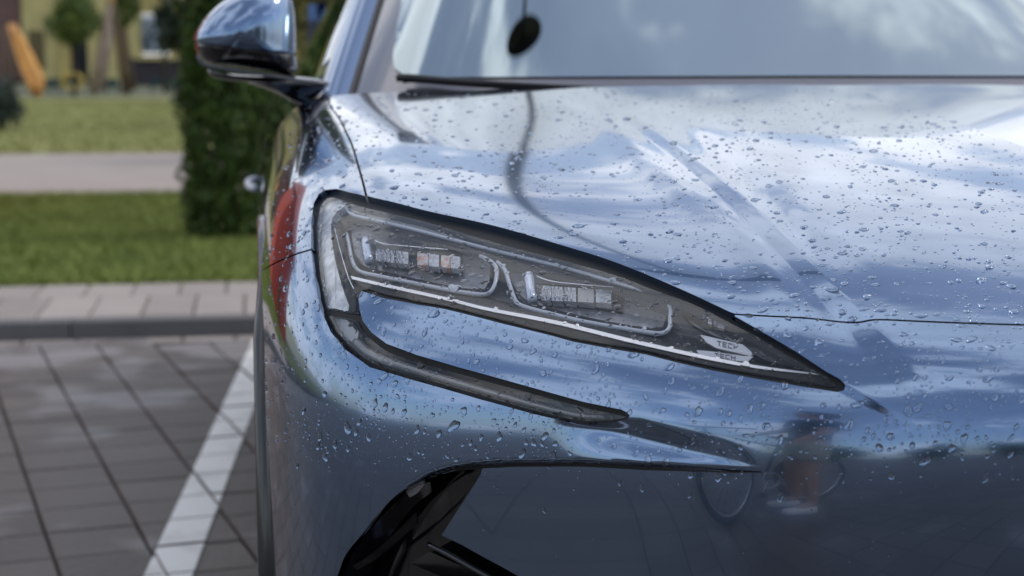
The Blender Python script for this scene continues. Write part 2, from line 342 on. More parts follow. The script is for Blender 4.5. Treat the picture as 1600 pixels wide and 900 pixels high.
def join(name, obs, parent=None):
    V = []; Fc = []; mats = []; mi = []; sm = []
    for o in obs:
        k = len(V); me = o.data; V += [tuple(o.matrix_world @ v.co) if False else tuple(v.co) for v in me.vertices]
        for p in me.polygons:
            Fc.append(tuple(i+k for i in p.vertices)); mm = me.materials[p.material_index] if me.materials else None
            if mm not in mats: mats.append(mm)
            mi.append(mats.index(mm)); sm.append(p.use_smooth)
        bpy.data.objects.remove(o)
    r = obj(name, V, Fc, None, parent)
    for m in mats: r.data.materials.append(m)
    r.data.polygons.foreach_set('material_index', mi); r.data.polygons.foreach_set('use_smooth', sm); return r
gapm = mat('gap_black', (.003, .003, .003), .6)
for sm_ in (HF, FS, FB): cpart(ribbon('gap_seal', sm_, .022, .011, gapm))

LENS_MAIN = smooth_poly([(491,388),(491,350),(496,322),(503,309),(513,303),(528,306),(548,313),(575,320),(620,330),(670,342),(770,372),(870,398),(960,423),(1022,447),(1085,470),(1135,496)], 70).tolist()+[(1180,519),(1215,541),(1260,568),(1290,586),(1306,598),(1303,602),(1290,602),(1215,589),(1115,571),(1060,559),(1010,546),(960,537),(896,526),(782,497),(695,475),(652,468),(600,458),(572,448),(562,450),(557,462),(557,489),(540,487),(504,480),(496,440)]
LENS_LOW = smooth_poly([(508,491),(530,494),(554,500),(562,515),(580,533),(604,549),(652,566),(717,584),(815,611),(912,637),(962,648),(974,651),(962,655),(922,658),(890,655),(834,642),(750,618),(649,588),(578,566),(546,543),(522,518),(508,491)], 80).tolist()[:-1]
lm = C2(LENS_MAIN); ll = C2(LENS_LOW)
M_HOUS = mat('lamp_housing_grey', (.085, .087, .095), .4, .1, .3)
M_FROST = mat('frosted_light_guide', (.42, .45, .52), .30, 0, .5)
M_SIDE = mat('silver_side_reflector', (.74, .75, .77), .3, .35, .5, noise=(60, (.45, .45, .47), .42, .6))
M_CRYS = mat('crystal_module', (.30, .32, .37), .10, .5, 1., noise=(160, (.42, .44, .49), .45, .6), bump=(220, .002))
M_AMBER = mat('amber_tile', (.42, .20, .12), .12, .3, 1., noise=(130, (.45, .42, .42), .42, .58), bump=(220, .002))
M_PLATE = mat('lamp_badge_silver', (.58, .58, .61), .3, .6)
M_BEZ = mat('lamp_bezel_dark', (.014, .015, .018), .2, 0, .5)
head = cpart(panel('headlight', opn, holes=[lm, ll], off=.008, hem=0, m=gapm, mirror=False, step=1.2, feat=False))
def bucket(name, outline_px, off, m, parent, depth0=.0045):
    """closed well under a lens: side walls and a floor"""
    P2, T = tri_region(C2(outline_px), step=2.5); uv = uv_from(P2); P, n = S.frame(uv[:, 0], uv[:, 1]); be = boundary_edges(T); ids = sorted({i for e in be for i in e}); mp = {i: len(P)+k for k, i in enumerate(ids)}
    V = np.concatenate([P-n*off, P[ids]-n[ids]*depth0]); Fc = [tuple(t) for t in T]+[(b, a, mp[a], mp[b]) for a, b in be]
    return obj(name, V, Fc, m, parent)
bucket('lamp_well', LENS_MAIN, .050, M_HOUS, head, .0085)
bucket('lamp_well', LENS_LOW, .028, M_HOUS, head, .0085)
panel('lens', lm, off=.0055, hem=0, m=LENS, parent=head, mirror=False, step=1.5, feat=False)
panel('lens', ll, off=.0055, hem=0, m=LENS, parent=head, mirror=False, step=1.5, feat=False)
def plate(name, px, off, thick, m, parent=head):
    P, n = lift(px, off); k = len(P); V = np.concatenate([P, P-n*thick])
    return obj(name, V, [tuple(range(k))]+[((i+1) % k, i, i+k, (i+1) % k+k) for i in range(k)], m, parent, smooth=False)
def strip_between(name, top, bot, off, m, parent=head, off2=None):
    a, na = lift(top, off); b, nb = lift(bot, off2 if off2 is not None else off); n = len(a)
    return obj(name, np.concatenate([a, b]), [(i+1, i, i+n, i+n+1) for i in range(n-1)], m, parent)
# upper ledge below the top edge of the lens, and its pale light line
def rs(pl, n=40):
    p = smooth_poly(pl, 200); l = np.concatenate([[0], np.cumsum(np.hypot(*np.diff(p, axis=0).T))]); t = np.linspace(0, l[-1], n)
    return np.stack([np.interp(t, l, p[:, 0]), np.interp(t, l, p[:, 1])], -1)
M_LEDGE = mat('lamp_ledge_grey', (.24, .24, .25), .35, .2, .3)
strip_between('upper_ledge', rs([(530,309),(575,323),(670,345),(770,375),(870,402),(960,426),(1022,450),(1060,466)]), rs([(540,326),(580,341),(640,356),(720,377),(800,398),(885,420),(960,440),(1010,455),(1050,470)]), .010, M_LEDGE, off2=.016)
tube('light_guide', rs([(541,325),(548,334),(570,341),(640,357),(720,378),(800,398),(885,419),(960,441),(1010,456)], 50), .0022, .014, M_FROST, head)
tube('light_guide', rs([(542,366),(546,387),(551,410),(562,424),(590,431),(645,442),(695,452),(740,459),(762,459),(772,447),(776,430),(775,417),(765,407),(750,400)], 70), .0024, .020, M_FROST, head)
tube('light_guide', rs([(777,409),(789,422),(797,447),(807,472),(825,481),(860,490),(910,502),(985,515),(1030,521),(1045,514),(1047,500),(1047,480),(1035,467),(1010,456)], 70), .0024, .020, M_FROST, head)
# stepped inner shells round the two light modules
M_SHELL = mat('lamp_inner_shell', (.24, .24, .26), .3, .3, .4)
plate('inner_shell', rs([(548,352),(600,358),(700,372),(760,400),(766,420),(762,447),(745,452),(690,444),(600,424),(566,414),(553,392),(548,352)], 36)[:-1], .034, .012, M_SHELL)
plate('inner_shell', rs([(796,428),(850,424),(930,436),(1015,464),(1038,482),(1038,508),(1020,512),(960,504),(870,484),(825,470),(806,452),(796,428)], 36)[:-1], .034, .012, M_SHELL)
plate('shell_recess', [(590,378),(640,385),(700,391),(722,398),(722,424),(660,418),(600,406),(586,398)], .031, .004, M_BEZ)
plate('shell_recess', [(838,442),(890,446),(960,452),(975,462),(972,486),(900,476),(850,470),(838,462)], .031, .004, M_BEZ)
def block(name, x0, y0, x1, y1, m, off=.024, sk=.12, thick=.008, parent=head):
    w = x1-x0; return plate(name, [(x0, y0), (x1, y0+w*sk), (x1, y1+w*sk), (x0, y1)], off, thick, m, parent)
for q_ in range(2):
    for k_ in range(7 if q_ == 0 else 8):
        xx_, yy_ = (588+k_*6.6, 389.5+k_*.6) if q_ == 0 else (847+k_*6.4, 447.+k_*.4)
        tube('rib', rs([(xx_, yy_), (xx_+.3, yy_+9), (xx_+.6, yy_+18)], 4), .0009, .0225, M_CRYS, head, seg=5)
for x0, x1, m in ((588,601,M_CRYS),(603,617,M_CRYS),(619,638,M_CRYS),(652,669,M_AMBER),(670,686,M_CRYS),(689,703,M_AMBER),(704,719,M_CRYS)):
    block('light_tile', x0, 389+(x0-588)*.09, x1, 408+(x0-588)*.09, m)
for x0, x1, m in ((846,860,M_CRYS),(862,880,M_CRYS),(882,900,M_CRYS),(903,928,M_SHELL),(931,955,M_CRYS)):
    block('light_tile', x0, 446+(x0-846)*.07, x1, 469+(x0-846)*.04, m, sk=.07)
for cx_, y0, y1 in ((574, 374, 409), (829, 430, 470)):
    tube('projector_lens', rs([(cx_-3, y0), (cx_-1, (y0+y1)/2), (cx_+3, y1)], 8), .0058, .024, mat('projector_glass', (.55, .60, .72), .05, .3, 1.), head, seg=14)
tube('chrome_line', rs([(580,373),(600,381),(640,385),(700,390)], 20), .0007, .022, CHROME, head)
tube('chrome_line', rs([(835,430),(860,439),(900,444),(965,449)], 20), .0007, .022, CHROME, head)
# bright blade along the foot of the lamp
strip_between('trim_blade', rs([(548,431),(600,443),(700,465),(760,480),(870,501),(1010,535),(1160,567),(1280,584)]), rs([(550,436),(600,448),(700,470),(760,485),(870,507),(1010,541),(1160,572),(1281,586)]), .012, mat('bright_trim', (.86,.84,.86), .3, .1), off2=.010)
strip_between('lower_shelf', rs([(550,437),(600,449),(700,471),(760,486),(870,508),(1010,542),(1160,573),(1281,587)]), rs([(565,447),(600,459),(700,478),(780,497),(896,527),(1010,547),(1115,572),(1290,601)]), .0115, gapm, off2=.0068)
strip_between('lamp_floor', rs([(556,428),(620,442),(700,459),(780,470),(870,492),(1010,525),(1160,556),(1270,578)]), rs([(549,432),(600,444),(700,466),(760,481),(870,502),(1010,536),(1160,568),(1280,585)]), .045, M_HOUS, off2=.0125)
# silver side section and the dark divider beside it
plate('side_reflector', rs([(494,388),(494,350),(499,325),(508,310),(522,308),(540,318),(530,328),(518,344),(519,380),(527,420),(537,455),(546,484),(524,482),(506,477),(498,440),(494,388)], 44)[:-1], .011, .01, M_SIDE)
plate('side_divider', rs([(519,344),(527,352),(536,395),(546,430),(555,450),(555,487),(549,486),(540,455),(529,420),(521,380),(519,344)], 34)[:-1], .009, .02, gapm)
tube('chrome_line', rs([(522,352),(532,392),(544,432),(553,452)], 18), .0006, .0085, CHROME, head)
# tip bezel, crystal and lettered badge
plate('tip_bezel', rs([(1052,464),(1100,482),(1138,503),(1180,524),(1215,546),(1280,582),(1230,571),(1190,560),(1150,536),(1110,522),(1075,500),(1052,464)], 50)[:-1], .018, .005, M_BEZ)
for i, (x, y, w_, h_) in enumerate([(1098,492,5,5),(1106,496,6,9),(1115,500,5,6),(1121,497,7,14),(1128,508,4,5)]):
    block('crystal', x, y, x+w_, y+h_, M_CRYS, off=.014, sk=.3, thick=.004)
bA = plate('badge_or_reflection', [(1094,523),(1108,526),(1160,538),(1178,553),(1172,556),(1120,544),(1104,535)], .016, .002, M_PLATE)
badge_mirrored = plate('badge_or_reflection', [(1088,547),(1112,549),(1160,556),(1177,557),(1168,565),(1140,563),(1092,553)], .016, .002, M_PLATE)  # lower plate models the mirrored reflection of the badge above
GLY = {'T': [((0,0),(1,0)),((.5,0),(.5,1))], 'E': [((1,0),(0,0)),((0,0),(0,1)),((0,1),(1,1)),((0,.5),(.85,.5))], 'C': [((1,0),(0,0)),((0,0),(0,1)),((0,1),(1,1))], 'H': [((0,0),(0,1)),((1,0),(1,1)),((0,.5),(1,.5))]}
def letters(txt, x, y, dx, sy, adv, wdt, hgt, parent):
    V = []; Fc = []; N0 = []
    for i, ch in enumerate(txt):
        for (ax, ay), (bx, by) in GLY[ch]:
            a = np.array([x+i*adv+ax*wdt, y+(i*adv+ax*wdt)*sy+ay*hgt]); b = np.array([x+i*adv+bx*wdt, y+(i*adv+bx*wdt)*sy+by*hgt]); d = (b-a)/np.linalg.norm(b-a)*.55; nn = np.array([-d[1], d[0]])
            k = len(V); V += [a-d-nn, b+d-nn, b+d+nn, a-d+nn]; Fc.append((k, k+3, k+2, k+1))
    P, n = lift(np.array(V), .0155); return obj('lettering', P, Fc, mat('lettering_dark', (.03, .03, .035), .5), parent, smooth=False)
letters('TECH', 1121, 532.5, 0, .22, 8.6, 5.6, 6.5, head); letters('TECH', 1117, 552, 0, .13, 8.6, 5.6, 6.0, head)  # second word stands for the badge's reflected lettering
# lower strip: rear reflector, smoky tube
plate('side_reflector', rs([(513,494),(540,499),(548,507),(560,525),(548,534),(530,515),(513,494)], 20)[:-1], .014, .008, mat('smoky_reflector', (.40, .40, .41), .3, .3))
tube('light_tube', rs([(556,534),(585,556),(649,578),(750,608),(834,632),(900,648),(945,652)], 50), .0062, .018, mat('smoky_light_tube', (.24, .24, .25), .22, .2, .6), head, rad2=.0022)
head_right = None

# ------------------------------------------------------------------ lower grille, arch, wheel
PD = uv_of(INTAKE)
lx_ = np.arange(690, 1192, 6.); lu_ = uv_of(np.stack([lx_, lipy(lx_)+flange(lx_)+1.5], -1)); lP, ln2 = SP(lu_[:, 0], lu_[:, 1], np.zeros(len(lu_))); lt_ = np.gradient(lP, axis=0); lt_ /= np.linalg.norm(lt_, axis=1, keepdims=True)
ls_ = np.cross(ln2, lt_); lk_ = np.interp(lx_, [690, 720, 1000, 1192], [.0006, .0022, .0018, .0004])[:, None]; lP = lP+ln2*.0022; n9 = len(lP)
cpart(obj('lip_gap', np.concatenate([lP-ls_*lk_, lP+ls_*lk_]), [(i, i+1, i+1+n9, i+n9) for i in range(n9-1)], gapm))
cav = cpart(panel('intake_cavity', np.array([(inti[:, 0].min()-4, inti[:, 1].min()-1), (inti[:, 0].max()+3, inti[:, 1].min()-1), (inti[:, 0].max()+3, ivM-3), (inti[:, 0].min()-4, ivM-3)]), off=.075, hem=0, m=GLOSSBLACK, step=3, feat=False, mirror=False))
def fin(px_a, px_b, offa, offb):
    return strip_between('intake_fin', rs(px_a, 24), rs(px_b, 24), offa, mat('gloss_black_fin', (.010, .010, .012), .12, 0, .5), None, offb)
fins = [fin([(522,915),(545,880),(585,820),(640,765),(672,753)], [(560,940),(585,880),(615,830),(648,790),(676,768)], .010, .055),
        fin([(545,888),(585,862),(620,830),(650,800)], [(548,896),(590,872),(626,842),(655,815)], .018, .030),
        fin([(672,862),(720,884),(770,905),(800,925)], [(640,880),(700,905),(750,925),(780,940)], .026, .060)]
cpart(join('intake_fin', fins))
cpart(tube('intake_rim', rs([(668,850),(700,866),(735,886),(770,906),(800,925)], 20), .003, .024, GLOSSBLACK))
cpart(plate('intake_clip', [(634,768),(645,757),(660,752),(664,757),(650,772),(640,777)], .012, .004, mat('satin_clip', (.20, .19, .2), .3, .4), None))
# wheel arch lip (front edge and round over the wheel)
WC = np.array([.13, 2.50, .335])
ang = np.concatenate([np.linspace(-25, 178, 70)])
A3 = []
for a in np.radians(180-ang):                       # from the front foot over the top to the rear
    A3.append((0.0, WC[1]+math.cos(a)*.415*(-1) if False else WC[1]+math.cos(a)*.40, WC[2]+math.sin(a)*.46))
A3 = np.array(A3); 
V = []; Fc = []
prof = [(.014,-.018),(.002,-.016),(-.007,-.010),(-.0085,.002),(-.007,.014),(.0,.022),(.02,.026)]       # (x, outward radial)
cen = np.array([0, WC[1], WC[2]]); rad = A3-cen; rad /= np.linalg.norm(rad, axis=1, keepdims=True); fade = np.where(A3[:, 1] < WC[1], .0+1.*sstep((.745-A3[:, 2])/.08), .0)
for i in range(len(A3)):
    for px_, r_ in prof: V.append(A3[i]+rad[i]*(-r_)+np.array([px_ if px_ > 0 else px_*fade[i], 0, 0]))
np_ = len(prof)
for i in range(len(A3)-1):
    for k in range(np_-1): Fc.append((i*np_+k, i*np_+k+1, (i+1)*np_+k+1, (i+1)*np_+k))
arch = cpart(obj('arch_trim', V, Fc, mat('arch_trim_black', (.03, .03, .031), .22, 0, .2)))
for sg in (1, -1):
    V = []; Fc = []; aa = np.linspace(-.35, 1.35, 16)
    for a in aa:
        y_, z_ = WC[1]+math.cos(a)*.40, WC[2]+math.sin(a)*.46
        for x_, y2 in ((.004, y_), (.002, (y_+3.075)/2), (.004, 3.075)): V.append((x_ if sg > 0 else 2*CX-x_, y2, min(z_, .80)))
    for i in range(15):
        for k in range(2): Fc.append((3*i+k, 3*i+k+1, 3*i+k+4, 3*i+k+3)[::-sg])
    cpart(obj('fender_foot', V, Fc, PAINT))
liner = []; V = []; Fc = []
for i in range(len(A3)): V += [A3[i]-rad[i]*.02+np.array([.01,0,0]), A3[i]-rad[i]*.0+np.array([.32,0,0])]
for i in range(len(A3)-1): Fc.append((2*i, 2*i+1, 2*i+3, 2*i+2))
cpart(obj('arch_liner', V, Fc, RUBBER))
def lathe_x(name, prof, seg, m, parent=None, c=WC):
    V = []; Fc = []; n = len(prof)
    for s_ in range(seg):
        a = 2*math.pi*s_/seg
        for x, r in prof: V.append((c[0]+x, c[1]+r*math.cos(a), c[2]+r*math.sin(a)))
    for s_ in range(seg):
        for k in range(n-1): Fc.append((s_*n+k, s_*n+k+1, ((s_+1) % seg)*n+k+1, ((s_+1) % seg)*n+k))
    return obj(name, V, Fc, m, parent)
wheel = cpart(lathe_x('wheel', [(-.02,.05),(-.03,.045),(-.035,.0)], 24, DARK))
tyre = lathe_x('tyre', [(.10,.24),(.115,.29),(.10,.325),(.06,.335),(-.06,.335),(-.10,.325),(-.122,.29),(-.118,.25),(-.10,.235)], 64, RUBBER, wheel)
rim = lathe_x('rim', [(-.10,.238),(-.105,.225),(-.06,.21),(.08,.205)], 48, mat('rim_silver', (.45,.46,.48), .3, .9), wheel)
for k in range(5):
    a = 2*math.pi*k/5+.3; c, s_ = math.cos(a), math.sin(a); V = []
    for r, w_, x in ((.03,.03,-.03),(.22,.018,-.08)):
        for sg in (-1, 1):
            for xx in (x, x+.03): V.append((WC[0]+xx, WC[1]+r*c-sg*w_*s_, WC[2]+r*s_+sg*w_*c))
    obj('spoke', V, [(0,2,6,4),(1,5,7,3),(0,4,5,1),(2,3,7,6)], bpy.data.materials['rim_silver'], wheel, smooth=False)

# ------------------------------------------------------------------ windscreen, pillars, doors, roof
def wpt(a, t):
    """windscreen point: a -1..1 across, t 0..1 up"""
    x = CX+a*(.835-.17*t); y = 2.815+(.016*abs(a)**2+.219*abs(a)**8)+.78*t-.04*t*t; z = .952+.42*t+.02*t*(1-t)-(.004*abs(a)**2+.043*abs(a)**8)*t
    return np.array([x, y, z])
def grid_obj(name, fn, us, vs, m, parent=None, flip=False):
    V = [fn(u, v) for v in vs for u in us]; nu = len(us); Fc = [(j*nu+i, j*nu+i+1, (j+1)*nu+i+1, (j+1)*nu+i) for j in range(len(vs)-1) for i in range(nu-1)]
    if flip: Fc = [f[::-1] for f in Fc]
    return cpart(obj(name, V, Fc, m, parent)) if parent is None else obj(name, V, Fc, m, parent)
M_WIND = mat('windscreen_glass', (.28, .35, .375), .0, 1., 1., .0, ior=1.7)
M_FRIT = mat('windscreen_dark_border', (.17, .16, .175), .12, .4, .3)
def a_in(t): return .905-.0*t
frt = grid_obj('windscreen', lambda a, t: wpt(a, t)+np.array([0, -.0, -.002]), np.linspace(-1, 1, 60), np.linspace(-.06, 1, 40), M_FRIT)
def gl(a, t):
    return wpt(a, t)+np.array([0, -.0006, .0012])
P2, T = tri_region(np.array([(x*60, y*60) for x, y in (smooth_poly([(-.945,.55),(-.938,.30),(-.93,.205),(-.918,.168),(-.888,.142),(-.80,.134),(-.5,.134),(0,.136)], 60).tolist()+[(-x, y) for x, y in smooth_poly([(-.945,.55),(-.938,.30),(-.93,.205),(-.918,.168),(-.888,.142),(-.80,.134),(-.5,.134),(0,.136)], 60).tolist()[::-1]][1:])]+[(.945*60, .96*60), (-.945*60, .96*60)]))
obj('glass_pane', np.array([gl(p[0]/60, p[1]/60) for p in P2]), T, M_WIND, frt)
def pillar(sg):
    def f(s_, t):
        p = wpt(sg*1.0, t); w_ = .058; th = s_*math.pi*.62
        q = p+np.array([-w_*math.sin(min(th, math.pi/2)*1.0)*.9 if th < math.pi/2 else -w_*.9, 0, 0])
        ox = -(.062)*math.sin(th)*(1-.0*t)-.004; oz = .018*math.sin(th*1.3)-.05*(1-math.cos(th))*.9; oy = .02*(1-math.cos(th))
        q = p+np.array([ox, oy, oz+.004]) if sg < 0 else p+np.array([-ox, oy, oz+.004]); return q
    return grid_obj('a_pillar', f, np.linspace(0, 1, 14), np.linspace(-.12, 1.02, 30), PAINT, flip=sg > 0)
pillar(-1); pillar(1)
cpart(tube('pillar_seal', None, .005, 0, RUBBER, P=[wpt(-1.0, t)+np.array([.001, -.001, .003]) for t in np.linspace(-.08, 1, 30)]))
# body side behind the front wheel, doors, haunch; side glass and roof
SIDE = Sheet([[(x+dx, y, z*k) for (x, z), k, dx in zip([(.012,.30),(.004,.50),(.004,.68),(.006,.79),(.02,.865),(.05,.915),(.085,.945),(.12,.955)], ks, dxs)] for y, ks, dxs in
    [(3.06,[1]*8,[0]*8), (3.5,[1,1,1,1,1,1,1,1],[0,0,0,.004,.004,.006,.0,0]), (4.0,[1,1,1,1,1.0,1.01,1.01,1.01],[0,0,0,.004,.006,.008,0,0]),
     (4.5,[1,1,1,1,1.01,1.02,1.02,1.02],[0,0,-.002,.0,.004,.01,.01,.02]), (4.9,[1,1,1,1.01,1.03,1.045,1.05,1.05],[0,-.004,-.01,-.008,.0,.01,.03,.05]), (5.3,[1,1,1,1.02,1.05,1.07,1.08,1.09],[.02,.0,-.008,-.004,.01,.03,.07,.12]), (5.7,[1,1,1,1.02,1.05,1.07,1.08,1.09],[.12,.1,.09,.1,.12,.15,.2,.26])]])
def side(y0, y1, name, sg=-1, m=PAINT):
    us = np.linspace(0, S_U, 22); 
    def f(u, v):
        p = SIDE.base(np.array(u), np.array(v)); return p if sg < 0 else p*[-1, 1, 1]+[2*CX, 0, 0]
    return grid_obj(name, f, us, np.linspace(y0, y1, 16), m, flip=sg < 0)
S_U = SIDE.nu
doors = []
for sg in (-1, 1):
    side(0, .42, 'rear_fender', sg) if False else None
    doors.append(side(.06, 2.05, 'front_door', sg)); doors.append(side(2.07, 3.75, 'rear_door', sg)); side(3.77, SIDE.nv, 'rear_quarter', sg)
def handle(y, sg, par):
    x = -.0 if sg < 0 else 2*CX; d = -1 if sg < 0 else 1
    P = [(x+d*(.001+.020*math.sin(math.pi*t)**.5), y+.19*t, .735+.008*t) for t in np.linspace(0, 1, 14)]
    return tube('door_handle', None, .009, 0, mat('satin_handle', (.62,.64,.68), .3, .3), par, P=P)
handle(4.05, -1, doors[0]); handle(4.05, 1, doors[2]); 
def roofx(y): return 0
def glass_side(sg):
    def f(u, v):          # u up 0..1, v along
        y = 3.28+v*2.2; base = np.array([.10+.03*v, y, .945+.05*v]); top_t = min(1., (y-3.05)/.78)
        tp = wpt(-1, max(top_t, .12))*1.0; tz = tp[2] if top_t < 1 else 1.37-.16*max(0, (y-4.4)/1.1)**2; tx = tp[0]-.045 if top_t < 1 else .30
        p = base+(np.array([tx, y, tz])-base)*u; p[0] -= .02*math.sin(u*math.pi)
        return p if sg < 0 else p*[-1, 1, 1]+[2*CX, 0, 0]
    return grid_obj('side_window', f, np.linspace(0, 1, 8), np.linspace(0, 1, 20), mat('side_glass', (.02, .024, .026), .02, 0, 1., ior=1.6), flip=sg < 0)
glass_side(-1); glass_side(1)
grid_obj('roof', lambda a, v: np.array([1.0+a*.70, 3.78+v*1.75, 1.40+.035*math.sin(math.pi*min(1, v*.9+.1))-.14*v**3-.05*abs(a)**3]), np.linspace(-1, 1, 20), np.linspace(0, 1, 20), PAINT)
grid_obj('boot', lambda a, v: np.array([1.0+a*.82, 5.53+v*.45, 1.27-.28*v-.05*abs(a)**3]), np.linspace(-1, 1, 12), np.linspace(0, 1, 8), PAINT)
grid_obj('interior', lambda a, v: np.array([1.0+a*.82, 3.0+v*2.5, .93]), np.linspace(-1, 1, 4), np.linspace(0, 1, 4), RUBBER)
grid_obj('cowl', lambda a, v: np.array([1.0+a*.87, 2.86+v*.3+.2*abs(a)**2.2, .945-.01*v]), np.linspace(-1, 1, 20), np.linspace(0, 1, 4), RUBBER)
# underbody so the ground does not show through the gaps
obj_v = [(x, y, z) for z in (.2, .62) for y in (2.2, 5.5) for x in (.33, 1.67)]
cpart(obj('underbody', obj_v, [(0,1,3,2),(4,6,7,5),(0,4,5,1),(2,3,7,6),(0,2,6,4),(1,5,7,3)], RUBBER, smooth=False))
# wiper
WP = [atY(622,122,2.985), atY(640,121,2.97), atY(700,125.5,2.92), atY(760,129.5,2.88), atY(850,134,2.85), atY(1000,140,2.82)]
wiper = cpart(tube('wiper', None, .0075, 0, RUBBER, P=smooth_poly(WP, 30), rad2=.003))
tube('wiper_blade', None, .004, 0, DARK, wiper, P=smooth_poly([p+np.array([.01, .012, -.006]) for p in WP], 20))

# ------------------------------------------------------------------ side mirror
def dome(name, outline, Y0, D, m, parent, pw=2.2, rings=14, back=.0):
    o = np.array(outline, float); c = o.mean(0); V = []; n = len(o)
    for r in np.linspace(1, 0, rings, endpoint=False):
        for p in o:
            q = c+(p-c)*r; V.append(atY(q[0], q[1], Y0-D*(1-r**pw)**(1/pw)))
    V.append(atY(c[0], c[1], Y0-D)); k = len(V)-1
    Fc = [(j*n+i, (j+1)*n+i, (j+1)*n+(i+1) % n, j*n+(i+1) % n) for j in range(rings-1) for i in range(n)]+[((rings-1)*n+i, k, (rings-1)*n+(i+1) % n) for i in range(n)]
    k0 = len(V)
    for p in o: q = c+(p-c)*.93; V.append(atY(q[0], q[1], Y0+.035))
    Fc += [(i, (i+1) % n, k0+(i+1) % n, k0+i) for i in range(n)]+[tuple(range(k0, k0+n))]
    return obj(name, V, Fc, m, parent)
MO = rs([(305,68),(303,58),(312,40),(330,18),(352,0),(385,-18),(420,-22),(446,-14),(457,5),(461,40),(462,84),(463,112),(450,118),(420,113),(367,105),(330,101),(313,92),(306,78),(305,68)], 72)[:-1]
def split_dome(outline, Y0, D):
    """one rounded shell cut along the seam into painted cap and black base"""
    c = np.array([385., 50.]); o = outline; rings = 26; n = len(o); grid = []
    for r in np.linspace(1, 0, rings, endpoint=False):
        grid.append([(c+(p-c)*r, r) for p in o])
    seam = lambda x: np.interp(x, [300, 320, 380, 461], [65, 69, 75, 84.5])
    obs = {}
    for nm, test, m, extra in (('mirror_cap', lambda y, x: y <= seam(x), PAINT, .004), ('mirror_base', lambda y, x: y > seam(x), None, 0.)):
        V = []; Fc = []; ids = {}
        def vid(i, j):
            j %= n
            if (i, j) not in ids:
                (x, y), r = grid[i][j]; ids[(i, j)] = len(V); V.append(atY(x, y, Y0-(D+extra)*(1-r**2.4)**(1/2.0)))
            return ids[(i, j)]
        for i in range(rings-1):
            for j in range(n):
                pts = [grid[a][b % n][0] for a, b in ((i, j), (i+1, j), (i+1, j+1), (i, j+1))]; cxy = np.mean(pts, 0)
                if test(cxy[1], cxy[0]): Fc.append((vid(i, j), vid(i+1, j), vid(i+1, j+1), vid(i, j+1)))
        obs[nm] = (V, Fc)
    return obs
mirror = cpart(obj('side_mirror', *(lambda a: ([atY(x, y, 3.10) for x, y in MO], [tuple(range(len(MO)))]))(0), RUBBER))
# seam-aligned shells
def shell(name, outline, m, Y0, D, extra):
    P2, T = tri_region(np.array(outline)/5., step=.6); q = P2*5; c = np.array([388., 50.])
    # radial fraction inside the full mirror outline
    mo = np.array(MO); angm = np.arctan2(mo[:, 1]-c[1], mo[:, 0]-c[0]); rm = np.hypot(*(mo-c).T); o_ = np.argsort(angm); an = np.arctan2(q[:, 1]-c[1], q[:, 0]-c[0])
    R = np.interp(an, angm[o_], rm[o_], period=2*math.pi); r = np.clip(np.hypot(*(q-c).T)/R, 0, 1)
    V = [atY(a, b, Y0-(D+extra)*math.sqrt(max(0, 1-rr**2.3))) for (a, b), rr in zip(q, r)]; be = boundary_edges(T); ids = sorted({i for e in be for i in e}); mp = {i: len(V)+k for k, i in enumerate(ids)}
    V += [np.array(V[i])+np.array([0, .012, 0]) for i in ids]
    Fc = [tuple(t)[::-1] for t in T]+[(mp[b], mp[a], a, b) for a, b in be]
    return obj(name, V, Fc, m, mirror)
def clipo(test, seam_pts):
    return [p for p in MO.tolist() if test(p)]
seam = lambda x: float(np.interp(x, [300, 320, 380, 461], [65, 69, 75.5, 84.5]))
up_ = [p for p in MO.tolist() if p[1] < seam(p[0])-1.0]; lo_ = [p for p in MO.tolist() if p[1] > seam(p[0])+1.0]
def order(ps):
    c = np.array([388., 50.]); 
    return ps
iu_ = next(i for i in range(len(MO)) if MO[i][1] < seam(MO[i][0])); rol = np.roll(MO, -iu_, 0).tolist()
cap = [p for p in rol if p[1] < seam(p[0])-1]; bas_ = [p for p in rol if p[1] > seam(p[0])+1]
cap_poly = cap+[(x, seam(x)-.8) for x in np.linspace(460, 307, 30)]; bas_poly = bas_+[(x, seam(x)+.8) for x in np.linspace(308, 460, 30)]
shell('mirror_cap', cap_poly, PAINT, 3.09, .085, .004); shell('mirror_base', bas_poly, GLOSSBLACK, 3.09, .085, 0)
# arm and foot
dome('mirror_arm', rs([(322,108),(340,112),(400,118),(462,119),(500,124),(516,132),(500,146),(476,164),(455,158),(432,146),(390,131),(350,125),(328,118),(322,108)], 50)[:-1], 3.08, .05, GLOSSBLACK, mirror, pw=1.6)
tube('mirror_trim', rs([(308,88),(318,103),(367,112),(420,120),(470,128),(500,130)], 8), .003, 0, mat('mirror_trim_satin', (.10, .10, .11), .3, .3), mirror, P=[atY(x, y, 3.02) for x, y in rs([(309,86),(318,101),(367,110),(420,118),(470,126),(505,131)], 30)])
# mirrored headlight on the far side
def mirror_tree(o, parent):
    c = o.copy(); COL.objects.link(c); c.parent = parent
    for ch in [x for x in bpy.data.objects if x.parent == o]: mirror_tree(ch, c)
    return c
for part_ in (fender, cav): mirror_tree(part_, car).matrix_basis = Matrix.Translation((2*CX, 0, 0)) @ Matrix.Diagonal((-1, 1, 1, 1))
hr = mirror_tree(head, car); hr.matrix_basis = Matrix.Translation((2*CX, 0, 0)) @ Matrix.Diagonal((-1, 1, 1, 1))

